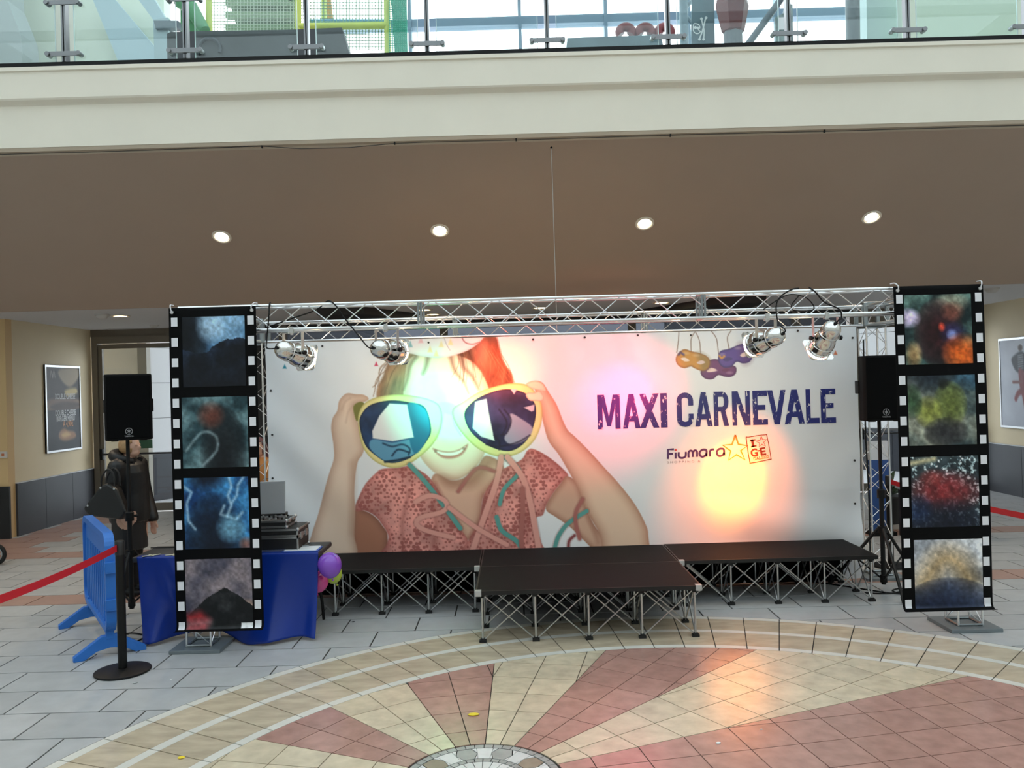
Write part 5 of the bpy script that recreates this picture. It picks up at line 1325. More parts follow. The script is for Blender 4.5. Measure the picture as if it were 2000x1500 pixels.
for lab, u, v in (('flat ceiling light near the left glass door', 235, 617), ('upper of two ceiling lights seen through the truss left of centre', 828, 605), ('lower of two ceiling lights seen through the truss left of centre', 845, 614), ('ceiling light seen through the truss near the hanging wire', 1055, 601), ('upper of two ceiling lights seen through the truss right of centre', 1292, 591), ('lower of two ceiling lights seen through the truss right of centre', 1276, 604)):
    downlight(lab, on_ceil(u, v), Vector((0, 0, -1)), 0.14, M_glow2, 12, 'ceiling lights behind the stage')
for lab, u, v, s_ in (('round smoke detector beside the left ceiling light', 200, 614, 1.0), ('small grey detector above the left glass door', 301, 635, 0.7), ('smoke detector on the ceiling above the right poster', 1937, 563, 1.0)):
    p = on_ceil(u, v); e = thing('smoke_detector', lab, 'detector', p)
    MB().lathe([(0.001, -0.07 * s_), (0.05 * s_, -0.068 * s_), (0.085 * s_, -0.04 * s_), (0.09 * s_, -0.02 * s_), (0.001, -0.02 * s_)], 18).build('sensor_head', mat('detector_white', (200, 198, 194), 0.5), e, smooth=True)
    MB().lathe([(0.001, -0.022 * s_), (0.11 * s_, -0.022 * s_), (0.11 * s_, 0), (0.001, 0)], 18).build('detector_base', MATS['detector_white'], e, smooth=True)
pj = on_ceil(1053, 611)
e = thing('ceiling_speaker', 'small dark fitting hanging from the rear ceiling behind the truss', 'fitting', pj)
MB().lathe([(0.001, -0.16), (0.12, -0.15), (0.14, -0.05), (0.05, -0.03), (0.001, -0.03)], 16).build('body', M_dark, e); MB().tube([(0, 0, -0.04), (0, 0, 0)], 0.02, 8).build('stem', M_dark, e)

# ------------------------------------------------------------------ glass balustrade on the balcony
M_post = mat('post_steel', (136, 138, 140), 0.34, metal=0.85)
M_gedge = mat('glass_edge', (206, 228, 226), 0.2)
GY = FY + 0.03
pxs = [-1.1 * 0 + x for x in (-108, 128, 364, 600, 835, 1069, 1305, 1540, 1772, 2006)]
post_x = [at(u, 100 - 0.0275 * (u - 1000), GY).x for u in pxs]
bal = thing('balcony_balustrade', 'glass balustrade with steel posts along the balcony edge', 'balustrade', (0, GY, 5.66))
for i, x in enumerate(post_x):
    if i == 0: continue
    ps = MB()
    for sg in (-1, 1): ps.box(x + sg * 0.015 - 0.009, x + sg * 0.015 + 0.009, -0.03, 0.05, 0.022, 1.1)
    ps = ps.build('post', M_post, bal, bevel=0.002)
    MB().box(x - 0.006, x + 0.006, -0.02, 0.04, 0.022, 1.1).build('rubber_strip', M_black, ps)
    for z in (0.075, 0.62):
        cl_ = MB().box(x - 0.18, x + 0.18, -0.045, -0.032, z, z + 0.052)
        for sg in (-1, 1): cl_.tube([(x + sg * 0.165, -0.062, z + 0.026), (x + sg * 0.165, 0.02, z + 0.026)], 0.025, 12)
        cl_.build('glass_clamp', M_post, ps, bevel=0.003)
for i in range(len(post_x) - 1):
    x0, x1 = post_x[i] + 0.10, post_x[i + 1] - 0.10
    gp = MB().box(x0, x1, -0.006, 0.006, 0.025, 1.08).build('glass_pane', G_rail, bal)
    for sg in (x0, x1): MB().box(sg - 0.003, sg + 0.003, -0.007, 0.007, 0.025, 1.08).build('polished_edge', M_gedge, gp)

# ------------------------------------------------------------------ upper storey seen through the glass
def upx(u, v, Y): return at(u, v, Y)
def quadprism(name, px, Y, dp, m, parent=None):      # upright prism; outline points lower than the balcony edge run down to the upper floor
    pts = [at(u, v, Y) for u, v in px]
    for p, (u, v) in zip(pts, px):
        if v > 102 - 0.0275 * (u - 1000) - 24: p.z = 5.6
    mb = MB(); n = len(pts)
    mb.add([(p.x, Y, p.z) for p in pts] + [(p.x, Y + dp, p.z) for p in pts], [tuple(range(n)), tuple(reversed(range(n, 2 * n)))] + [(i, n + i, n + (i + 1) % n, (i + 1) % n) for i in range(n)])
    return mb.build(name, m, parent)
UW = 17.0
# window wall: mullions and beams, open bright sky behind
wz0 = 5.6
wf = structure(MB().box(-3.6, 9.5, UW, UW + 0.25, at(1060, 46, UW).z, at(1060, 30, UW).z).build('window_2', M_mullion))
for u in (800, 1015, 1183, 1345, 1520, 1700):
    x = at(u, 40, UW).x; box('mullion', x - 0.035, x + 0.035, UW - 0.02, UW + 0.2, wz0, 12.2, M_mullion, wf)
box('window_rail', -3.6, 9.5, UW, UW + 0.25, 11.9, 12.2, M_mullion, wf)
G_win = glass_mat('window_glass', (246, 250, 252), 0.03)
xs_ = [at(u, 40, UW).x for u in (800, 1015, 1183, 1345, 1520, 1700)]
for a, b in zip(xs_[:-1], xs_[1:]):
    box('window_pane', a + 0.04, b - 0.04, UW + 0.08, UW + 0.09, wz0, 11.9, G_win, wf)
# cream upper walls left and right, stair strings
upl = structure(quadprism('wall_upper_left', [(-300, 160), (-300, -200), (318, -200), (318, 116)], 12.2, 0.25, M_upper_wall))
structure(quadprism('wall_upper_arch', [(-300, 170), (-300, -200), (0, -200), (14, 0), (26, 30), (40, 66), (43, 88), (44, 125)], 11.2, 0.4, mat('arch_grey', (190, 194, 196), 0.7)))
st = thing('stair', 'pale blue stair strings rising behind the balcony glass on the left', 'stair', at(300, 115, 11.7))
def child_px(name, px, Y, dp, m, parent):
    o = quadprism(name, px, Y, dp, m, parent)
    for v in o.data.vertices: v.co -= parent.location
    return o
M_str = mat('stair_string', (196, 214, 224), 0.6)
child_px('stair_string', [(180, -4), (222, -4), (302, 92), (302, 114)], 11.9, 0.12, M_str, st)
child_px('stair_string', [(268, -4), (300, -4), (322, 34), (322, 44), (300, 40)], 11.9, 0.12, M_str, st)
child_px('newel', [(299, 38), (328, 34), (328, 112), (303, 114)], 11.85, 0.12, mat('newel_pale', (186, 202, 210), 0.6), st)
child_px('landing_edge', [(300, 40), (348, 40), (348, 54), (304, 56)], 11.8, 0.12, mat('landing_grey', (110, 122, 132), 0.6), st)
structure(quadprism('wall_upper_right', [(1772, 110), (1778, -200), (2400, -200), (2400, 110)], 12.2, 0.25, mat('upper_wall_green', (216, 226, 208), 0.7)))
structure(quadprism('wall_upper_pier', [(1690, 90), (1690, -200), (1782, -200), (1782, 90)], 12.8, 0.5, mat('pier_grey', (176, 192, 192), 0.7)))
# soft play frame
M_pad = mat('pad_grey', (70, 72, 76), 0.6, var=0.22, scale=1.6)
M_yel = mat('pad_yellow', (214, 222, 110), 0.5, var=0.04)
M_grn = mat('play_green', (84, 150, 104), 0.5)
M_teal = mat('net_teal', (54, 176, 150), 0.6)
M_net = mat('net_cord', (198, 206, 190), 0.7)
PYD = 11.0
o = quadprism('padded_wall', [(326, 116), (326, 66), (334, 62), (560, 58), (640, 55), (668, 54), (720, 88), (760, 88), (776, 104), (776, 112)], PYD, 0.25, M_pad)
tag(o, 'low grey padded wall behind the balcony glass on the left', 'padded wall')
o = MB().tube([at(409 + 21 * math.cos(a), 96 + 21 * math.sin(a), PYD - 0.02) for a in np.linspace(2.6, 6.6, 18)], 0.025, 6).build('pad_ornament', mat('pad_dark', (58, 62, 70), 0.6))
tag(o, 'dark curled ornament on the grey padded wall', 'ornament')
o = quadprism('padded_block', [(1088, 100), (1092, 84), (1108, 74), (1290, 68), (1330, 74), (1345, 84), (1345, 96)], PYD, 0.4, mat('pad_bluegrey', (104, 122, 132), 0.6, var=0.2, scale=2)); tag(o, 'low blue-grey padded block below the three red rolls', 'padded block')
pf = thing('play_frame', 'padded yellow and green climbing frame with nets upstairs', 'play frame', Vector((at(580, 110, 12.0).x, 12.0, 5.6)))
def pad_post(u0, v0, u1, v1, Y, r, m, nm):
    a = at(u0, v0, Y) - pf.location; b = at(u1, v1, Y) - pf.location
    return MB().tube([a, b], r, 12).build(nm, m, pf, smooth=True)
for u in (409, 583, 757): pad_post(u - 2, -60, u + 2, 252, 12.0, 0.048, M_yel, 'padded_post')
pad_post(632, -60, 634, 262, 12.6, 0.04, M_yel, 'padded_post')
pad_post(583, 52, 762, 50, 12.0, 0.05, M_yel, 'padded_rail')
pad_post(600, 44, 755, 44, 12.5, 0.05, mat('pad_blue', (70, 140, 178), 0.5), 'padded_rail')
pad_post(640, -10, 645, 42, 12.8, 0.05, mat('pad_orange', (206, 150, 76), 0.5), 'padded_rail')
child_px('back_panel', [(430, -60), (580, -60), (580, 50), (462, 52)], 13.4, 0.1, mat('play_green_dark', (92, 116, 92), 0.7), pf)
for v in (-2, 22, 46): child_px('shelf_edge', [(440, v), (580, v), (580, v + 12), (440, v + 12)], 13.2, 0.1, mat('play_olive', (116, 140, 110), 0.7), pf)
sl = MB().tube([at(352, 4, 12.1) - pf.location, at(372, 14, 12.0) - pf.location, at(400, 60, 11.9) - pf.location], [0.10, 0.11, 0.08], 12).build('slide_tube', M_grn, pf, smooth=True)
child_px('side_panel', [(352, 0), (400, 40), (400, 66), (352, 66)], 12.15, 0.05, M_grn, pf)
def net(px0, px1, v0, v1, Y, nu_, nv_, m, nm):
    mb = MB()
    for i in range(nu_ + 1):
        u = px0 + (px1 - px0) * i / nu_; mb.tube([at(u, v0, Y) - pf.location, at(u, v1, Y) - pf.location], 0.006, 4, False)
    for j in range(nv_ + 1):
        v = v0 + (v1 - v0) * j / nv_; mb.tube([at(px0, v, Y) - pf.location, at(px1, v, Y) - pf.location], 0.006, 4, False)
    o = mb.build(nm, m, pf); o['kind'] = 'stuff'; return o
net(412, 580, -20, 60, 12.05, 26, 13, M_net, 'climbing_net')
net(588, 752, -20, 98, 12.05, 26, 19, mat('net_green', (120, 160, 130), 0.7), 'climbing_net')
net(760, 794, -30, 102, 11.9, 9, 30, M_teal, 'side_net')
child_px('net_backing', [(762, -30), (794, -30), (794, 100), (778, 102)], 11.98, 0.01, mat('net_backing', (110, 196, 172), 0.8), pf)
# red rolls, flag, lantern, pole, columns
for k, u in enumerate((1222, 1260, 1298)):
    c = at(u, 63, 11.15)
    pts = [Vector((0.085 * math.cos(a), 0.0, 0.07 * math.sin(a))) for a in np.linspace(-0.6, math.pi + 0.6, 14)]
    o = MB().tube(pts, 0.062, 12).build('red_roll', mat('roll_red', (134, 62, 68), 0.45), None, smooth=True); o.location = c
    tag(o, ('left', 'middle', 'right')[k] + ' of the three curled red rolls behind the balcony glass', 'roll', 'red rolls behind the balcony glass')
lt = thing('red_lantern', 'faceted dark red lantern shape standing on a grey stem upstairs', 'lantern', Vector((at(1432, 82, 11.0).x, 11.0, at(1432, 82, 11.0).z)))
cl0 = lt.location
Mq = Matrix.Identity(4)
MB().lathe([(0.10, 0.10), (0.155, 0.14), (0.225, 0.48), (0.16, 0.75)], 6).build('body', mat('lantern_red', (104, 38, 44), 0.5), lt)
MB().lathe([(0.125, 5.6 - at(1432, 82, 11.0).z), (0.125, 0.13)], 12).build('stem', mat('lantern_stem', (112, 116, 124), 0.5), lt)
fl = thing('pirate_flag', 'dark banner with white skull and crossed bones hanging upstairs', 'flag', at(1372, 82, 11.3))
child_px('cloth', [(1352, -60), (1394, -60), (1394, 82), (1350, 82), (1350, 60)], 11.3, 0.02, mat('flag_teal', (92, 118, 130), 0.7), fl)
mb = MB(); M_bone = mat('bone_white', (226, 232, 234), 0.6)
def fpt(u, v): q = at(u, v, 11.29) - fl.location; return (q.x, q.z)
for k, s_ in enumerate(([(1354, 52), (1356, 46), (1364, 48), (1367, 54), (1364, 58), (1368, 62), (1362, 66), (1355, 62), (1354, 52)],)): ribbon(mb, [fpt(*q) for q in s_], 0.014, -0.012, n=3)
ribbon(mb, [fpt(1366, 76), (fpt(1372, 60)), fpt(1378, 36)], 0.02, -0.013); ribbon(mb, [fpt(1370, 38), fpt(1375, 60), fpt(1374, 76)], 0.02, -0.0135)
for q in ((1366, 77), (1379, 35), (1370, 37), (1374, 77), (1358, 54), (1363, 55)): 
    x_, z_ = fpt(*q); mb.add([(x_ + 0.02 * math.cos(a * math.pi / 4), -0.0145, z_ + 0.02 * math.sin(a * math.pi / 4)) for a in range(8)], [tuple(range(8))])
mb.build('skull_mark', M_bone, fl)
o = MB().tube([at(1340, 252, 12.5), at(1520, 6, 12.5), at(1552, -40, 12.5)], 0.055, 10).build('slanted_pole', mat('pole_slate', (92, 102, 112), 0.5), None, smooth=True); tag(o, 'slanted dark grey pole upstairs right of the red lantern', 'pole')
o = MB().tube([at(1668, 238, 12.0), at(1664, -60, 12.0)], 0.10, 16).build('upper_column', mat('column_grey', (112, 118, 124), 0.5), None, smooth=True); tag(o, 'round grey column upstairs near the right end of the balcony', 'column')
o = MB().tube([at(1340, 318, 13.0), at(1334, -60, 13.0)], 0.07, 12).build('upper_strut', mat('strut_grey', (128, 146, 158), 0.5), None, smooth=True); tag(o, 'steel strut upstairs just left of the pirate flag', 'strut')
for k, (a, b) in enumerate((((1334, 22), (1370, -20)), ((1334, 22), (1364, 62)))):
    o = MB().tube([at(*a, 13.0), at(*b, 13.0)], 0.03, 8).build('upper_brace', MATS['strut_grey'], None, smooth=True); tag(o, ('rising', 'falling')[k] + ' thin brace leaving the steel strut upstairs', 'brace')
o = quadprism('notice_board', [(1514, 80), (1514, 34), (1530, 26), (1534, 8), (1548, 8), (1548, 80)], 11.6, 0.04, mat('notice_mix', (132, 150, 150), 0.6, var=0.4, scale=9)); tag(o, 'patterned board with a paper notice upstairs beside the slanted pole', 'board')
tag(box('paper_notice', at(1521, 60, 11.55).x, at(1534, 60, 11.55).x, 11.55, 11.555, at(1521, 58, 11.55).z, at(1521, 34, 11.55).z, mat('notice_white', (226, 230, 232), 0.6)), 'small white paper notice upstairs on the patterned board', 'notice')

# ------------------------------------------------------------------ posters on the side walls
def poster_frame(label, X, u0, u1, v_top, v_bot, side, painter):
    a = atX(u0, (v_top[0]), X); b = atX(u1, v_top[1], X)
    y0, y1 = sorted((a.y, b.y)); z1 = a.z; z0 = atX(u0, v_bot, X).z
    s_ = 1 if side == 'L' else -1
    e = thing('wall_poster', label, 'poster', (X + 0.002 * s_, (y0 + y1) / 2, z0))
    L = (y1 - y0) / 2; h = z1 - z0; f = 0.035
    box('backing', min(0, 0.02 * s_), max(0, 0.02 * s_), -L, L, 0, h, M_black, e)
    fr = MB(); xa, xb = sorted((0, 0.032 * s_))
    fr.box(xa, xb, -L, L, 0, f).box(xa, xb, -L, L, h - f, h).box(xa, xb, -L, -L + f, f, h - f).box(xa, xb, L - f, L, f, h - f)
    fr.build('frame', M_steel, e, bevel=0.004)
    nx, ns = 70, 110
    U, V = np.meshgrid(np.linspace(0, 1, nx), np.linspace(0, 1, ns)); C = painter(U, V)
    # on the left wall the picture runs from near (left) to far (right)
    Yg = (-L + f) + (2 * L - 2 * f) * (U if side == 'L' else 1 - U)
    sheet('print', np.full_like(U, 0.022 * s_), Yg, (h - f) - (h - 2 * f) * V, C, P_ink, e)
    return e, L - f, h, f
def burger(U, V):
    p = start(U, V, (40, 38, 40), (58, 54, 54), 0.3, 81)
    p.poly([(0.40, 0.03), (0.95, 0.0), (0.98, 0.12), (0.70, 0.24), (0.42, 0.14)], (150, 136, 112), soft=0.02); p.poly([(0.55, 0.28), (0.88, 0.25), (0.92, 0.32), (0.62, 0.36)], (186, 168, 116), soft=0.02)
    p.poly([(0.0, 0.40), (0.5, 0.38), (1.0, 0.40), (1.0, 0.50), (0.0, 0.52)], (122, 100, 88), soft=0.02); p.poly([(0.1, 0.47), (0.5, 0.42), (0.95, 0.44), (0.9, 0.5), (0.3, 0.52)], (70, 58, 54), soft=0.02)
    p.C = np.where((V > 0.52)[..., None], np.array((38, 44, 52.)), p.C)
    p.poly([(0.34, 0.80), (0.48, 0.74), (0.62, 0.77), (0.82, 0.80), (0.84, 0.87), (0.55, 0.90), (0.36, 0.87)], (150, 112, 84), soft=0.02); p.poly([(0.4, 0.82), (0.55, 0.79), (0.7, 0.83), (0.5, 0.86)], (196, 160, 110), soft=0.02)
    p.stroke([(0.12, 0.12), (0.15, 0.05), (0.19, 0.12)], 0.02, (150, 146, 140), soft=0.01); p.stroke([(0.19, 0.12), (0.23, 0.05), (0.26, 0.12)], 0.02, (150, 146, 140), soft=0.01)
    return p.C
pe, pl_, ph, pfm = poster_frame('tall framed burger menu poster on the left wall', LWX, 84, 153, (712, 716), 887, 'L', burger)
M_pt = mat('poster_text', (206, 208, 210), 0.5); M_pt2 = mat('poster_price', (206, 150, 110), 0.5)
def ptext(s, yfrac, zfrac, hgt, m, sx=0.62):
    Mx = Matrix.Translation((0.0245, -pl_ + 2 * pl_ * yfrac, pfm + (ph - 2 * pfm) * (1 - zfrac))) @ Matrix.Rotation(math.radians(90), 4, 'Z') @ Matrix.Rotation(math.radians(90), 4, 'X')
    text_mesh(s, 'lettering', hgt, m, pe, Mx, 0.003, sx, 'CENTER')
ptext('DOUBLE CHEESE', 0.55, 0.385, 0.13, M_pt, 0.66); ptext('DOUBLE CHEESE', 0.55, 0.585, 0.13, M_pt, 0.66); ptext('BURGER MENU', 0.55, 0.655, 0.13, M_pt, 0.66); ptext('A 4,90€', 0.62, 0.725, 0.14, M_pt2, 0.7)
def jumper(U, V):
    p = start(U, V, (176, 182, 194), (196, 202, 212), 0.4, 91)
    p.poly([(0.36, 0.18), (0.52, 0.14), (0.62, 0.2), (0.62, 0.37), (0.40, 0.37), (0.28, 0.24)], (40, 46, 56), soft=0.015); p.blob(0.5, 0.10, 0.06, 0.04, (70, 52, 46), 1.0, 6)
    for k in range(7): p.stroke([(0.44, 0.19 + k * 0.025), (0.56, 0.18 + k * 0.025)], 0.008, (190, 194, 200), soft=0.008)
    p.stroke([(0.48, 0.37), (0.5, 0.52), (0.56, 0.66), (0.60, 0.80)], 0.08, (126, 52, 56), soft=0.012); p.stroke([(0.54, 0.38), (0.56, 0.55), (0.42, 0.62), (0.36, 0.68)], 0.07, (118, 46, 52), soft=0.012)
    p.stroke([(0.30, 0.49), (0.5, 0.49)], 0.03, (120, 70, 66), soft=0.01, smooth=False)
    return p.C
poster_frame('large framed fashion poster on the right wall at the picture edge', RWX, 1953, 2040, (662, 652), 834, 'R', jumper)
sb = atX(8, 888, -14)
e = thing('wall_socket', 'small white switch box on the ochre wall at the left edge', 'switch', (at(8, 888, 12.545).x, 12.545, at(8, 888, 12.54).z))
MB().box(-0.055, 0.055, -0.03, 0.0, -0.05, 0.05).build('box', mat('switch_white', (206, 200, 192), 0.5), e, bevel=0.006); MB().box(-0.02, 0.02, -0.036, -0.03, -0.02, 0.02).build('button', mat('switch_orange', (190, 110, 70), 0.5), e)

# ------------------------------------------------------------------ people
M_skin = mat('skin', (206, 164, 142), 0.5); M_jacket = mat('black_quilted_jacket', (13, 13, 16), 0.5, bump=0.35, bscale=14); M_trous = mat('black_trousers', (10, 10, 12), 0.7)
def loft(mb, secs, n=16):               # secs: (centre, rx, ry, tangent axis) rings in the xy plane unless a direction is given
    rings = []
    for c, rx, ry, d in secs:
        d = Vector(d).normalized(); a = Vector((1, 0, 0)) if abs(d.x) < 0.8 else Vector((0, 0, 1))
        b = d.cross(a).normalized(); a = b.cross(d).normalized()
        rings.append([Vector(c) + a * rx * math.cos(2 * math.pi * i / n) + b * ry * math.sin(2 * math.pi * i / n) for i in range(n)])
    k = len(rings); fs = [(i * n + j, i * n + (j + 1) % n, (i + 1) * n + (j + 1) % n, (i + 1) * n + j) for i in range(k - 1) for j in range(n)]
    fs += [tuple(reversed(range(n))), tuple(range((k - 1) * n, k * n))]
    mb.add([v for r in rings for v in r], fs)
def limb(mb, pts, rad, n=12):
    Q = catmull(pts, 4, False); R = np.interp(np.linspace(0, 1, len(Q)), np.linspace(0, 1, len(rad)), rad)
    mb.tube([Vector(q) for q in Q], list(R), n); 
    for q, r in ((Q[0], R[0]), (Q[-1], R[-1])): mb.ell(Vector(q), (r, r, r), 12, 8)
def hand(mb, w_, f, side):              # wrist, pointing down; thumb forward (+x)
    w_ = Vector(w_); mb.ell(w_ + Vector((0.005, 0, -0.05)), (0.040, 0.018, 0.055), 12, 8)
    for i, (dx, L) in enumerate(((0.030, 0.075), (0.011, 0.085), (-0.009, 0.078), (-0.027, 0.06))):
        b = w_ + Vector((dx, 0, -0.085)); mb.tube([b, b + Vector((0.006, side * -0.006, -L * 0.45)), b + Vector((0.014, side * -0.018, -L * 0.85))], [0.0095, 0.009, 0.0075], 8)
        mb.ell(b + Vector((0.014, side * -0.018, -L * 0.85)), (0.0078,) * 3, 8, 6)
    b = w_ + Vector((0.028, 0, -0.03)); mb.tube([b, b + Vector((0.028, side * -0.008, -0.03)), b + Vector((0.032, side * -0.014, -0.06))], [0.013, 0.011, 0.009], 8)
def person(label, x, y, rz, H_, jacket, trous, hair_rgb, arms, skirt=True, hair_long=0.0, hood=False, bulk=1.0):
    e = thing('person', label, 'person', (x, y, 0), rz)
    s = H_ / 1.70; mb = MB(); Z = (0, 0, 1)
    loft(mb, [((0, 0, z), a, b, Z) for z, a, b in ((0.80, 0.165 * bulk, 0.19), (0.90, 0.175 * bulk, 0.205), (1.0, 0.175 * bulk, 0.20), (1.10, 0.168 * bulk, 0.19), (1.22, 0.17 * bulk, 0.20), (1.32, 0.165 * bulk, 0.215), (1.40, 0.135 * bulk, 0.205), (1.45, 0.09, 0.13), (1.48, 0.062, 0.07))], 24)
    loft(mb, [((0.01 + 0.015 * (z > 1.5), 0, z), r, r, Z) for z, r in ((1.42, 0.062), (1.48, 0.055), (1.54, 0.056))], 16)
    hc = Vector((0.035, 0, 1.595)); mb.ell(hc, (0.098, 0.076, 0.115), 20, 14); mb.ell(hc + Vector((0.035, 0, -0.065)), (0.062, 0.052, 0.052), 16, 10)
    mb.ell(hc + Vector((0.100, 0, -0.012)), (0.022, 0.013, 0.026), 10, 8); mb.ell(hc + Vector((0.088, 0, -0.058)), (0.014, 0.024, 0.010), 10, 6)
    for sy in (-1, 1): mb.ell(hc + Vector((-0.005, sy * 0.076, -0.01)), (0.022, 0.010, 0.032), 10, 8); mb.ell(hc + Vector((0.082, sy * 0.03, 0.018)), (0.016, 0.018, 0.012), 8, 6)
    if skirt: loft(mb, [((0, 0, z), a, b, Z) for z, a, b in ((0.50, 0.17, 0.20), (0.62, 0.168, 0.20), (0.80, 0.165, 0.20), (0.95, 0.16, 0.19))], 24)
    for sy in (-1, 1):
        limb(mb, [(0, sy * 0.095, 0.85), (0.015, sy * 0.095, 0.50), (-0.01, sy * 0.09, 0.10)], [0.10, 0.068, 0.045])
        mb.ell((0.05, sy * 0.09, 0.045), (0.13, 0.046, 0.043), 14, 8)
    for sy, (el, wr) in zip((-1, 1), arms):
        limb(mb, [(0.0, sy * 0.195, 1.385), el, wr], [0.078 * bulk, 0.066 * bulk, 0.05 * bulk]); hand(mb, Vector(wr) + Vector((0, 0, -0.02)), 0, sy)
    me = bpy.data.meshes.new('tmp'); me.from_pydata([tuple(Vector(v) * s) for v in mb.v], [], mb.f); me.update()
    o = bpy.data.objects.new('tmp', me); COL.objects.link(o)
    r = o.modifiers.new('r', 'REMESH'); r.mode = 'VOXEL'; r.voxel_size = 0.0085
    sm = o.modifiers.new('s', 'SMOOTH'); sm.iterations = 3; sm.factor = 0.5
    bpy.context.view_layer.update()
    bd = bpy.data.meshes.new_from_object(o.evaluated_get(bpy.context.evaluated_depsgraph_get())); bpy.data.objects.remove(o)
    bd.name = 'body'; bd.materials.clear()
    for m in (jacket, M_skin, trous, M_black): bd.materials.append(m)
    n = len(bd.polygons); cen = np.zeros(n * 3); bd.polygons.foreach_get('center', cen); cen = cen.reshape(-1, 3) / s
    idx = np.zeros(n, int)
    idx[cen[:, 2] > 1.475] = 1
    idx[cen[:, 2] < (0.80 if not skirt else 0.50)] = 2; idx[cen[:, 2] < 0.09] = 3
    for sy, (el, wr) in zip((-1, 1), arms):
        d = np.linalg.norm(cen - (np.array(wr) + np.array([0.01, 0, -0.10])), axis=1)
        idx[(d < 0.13) & (cen[:, 2] < wr[2] - 0.035)] = 1
    bd.polygons.foreach_set('material_index', idx.astype(np.int32)); bd.polygons.foreach_set('use_smooth', np.ones(n, bool))
    link('body', bd, e)
    hb = MB(); hr = mat('hair_%d_%d' % (hair_rgb[0], hair_rgb[1]), hair_rgb, 0.5, var=0.2, scale=30)
    prof = []
    for i in range(20):
        for j in range(24):
            th = math.pi * i / 19; ph_ = 2 * math.pi * j / 24
            prof.append(Vector((0.112 * math.sin(th) * math.cos(ph_) - 0.018, 0.093 * math.sin(th) * math.sin(ph_), 0.122 * math.cos(th) + 0.012)))
    fs = []
    for i in range(19):
        for j in range(24):
            q = (i * 24 + j, i * 24 + (j + 1) % 24, (i + 1) * 24 + (j + 1) % 24, (i + 1) * 24 + j)
            c = sum((prof[k] for k in q), Vector()) / 4
            if c.x > 0.048 and c.z < 0.075: continue
            if c.z < -0.075 and not hair_long: continue
            fs.append(q)
    hb.add([(p + hc) * s for p in prof], fs)
    h_o = hb.build('hair', hr, e, smooth=True); sd_ = h_o.modifiers.new('solid', 'SOLIDIFY'); sd_.thickness = 0.012; sd_.offset = -1
    if hair_long:
        lb = MB(); loft(lb, [((-0.05, 0, z), a * s, b * s, Z) for z, a, b in ((1.40 * s, 0.04, 0.09), (1.48 * s, 0.06, 0.095), (1.58 * s, 0.07, 0.092), (1.64 * s, 0.06, 0.08))], 16); lb.build('long_hair', hr, e, smooth=True)
    if hood:
        hd_ = MB()
        ring = [Vector((-0.01 + 0.115 * math.cos(a), 0.135 * math.sin(a), 1.475 + 0.035 * -math.cos(a))) * s for a in np.linspace(0.5, 2 * math.pi - 0.5, 20)]
        hd_.tube(ring, [0.03 + 0.035 * math.sin(math.pi * i / 19) for i in range(20)], 12); hd_.ell(Vector((-0.12, 0, 1.50)) * s, (0.07, 0.12, 0.075), 14, 10)
        hd_.build('hood', jacket, e, smooth=True)
    return e
PXx, PYy = -4.14, 8.75
person('person in a black hooded jacket walking past with a black handbag', PXx, PYy, math.radians(-8), 1.69, M_jacket, M_trous, (176, 138, 96),
       (((-0.03, -0.235, 1.12), (0.09, -0.23, 0.95)), ((0.03, 0.24, 1.08), (0.16, 0.18, 0.80))), skirt=True, hood=True, bulk=1.2)
hb_ = thing('handbag', 'black handbag hanging from the arm of the walking person', 'handbag', (PXx - 0.05, PYy - 0.33, 0.88), math.radians(-8))
bgm = mat('bag_black', (12, 12, 14), 0.35)
MB().prism([(-0.26, 0.10), (-0.20, 0.02), (0.16, -0.02), (0.22, 0.05), (0.12, 0.30), (0.02, 0.36), (-0.06, 0.33)], -0.055, 0.055, Matrix.Rotation(math.radians(90), 4, 'X')).build('bag_body', bgm, hb_, bevel=0.025)
for yy in (-0.045, 0.045): MB().tube(catmull([(-0.05, yy, 0.32), (-0.04, yy, 0.42), (0.03, yy, 0.50), (0.09, yy, 0.44), (0.10, yy, 0.32)], 5, False), 0.009, 8).build('bag_handle', bgm, hb_, smooth=True)
for q in ((-0.05, -0.06, 0.31), (0.10, -0.06, 0.30), (-0.2, -0.058, 0.13)): MB().ell(q, (0.012, 0.006, 0.012), 8, 6).build('bag_stud', M_steel, hb_)
person('person with dark red hair and an orange jacket behind the left film strip', -2.98, 9.55, math.radians(-90), 1.58, mat('orange_jacket', (190, 126, 62), 0.6), mat('dark_jeans', (40, 44, 60), 0.7), (92, 58, 66),
       (((0.0, -0.24, 1.10), (0.10, -0.22, 0.86)), ((0.0, 0.24, 1.10), (0.10, 0.22, 0.86))), skirt=False, hair_long=1.0)

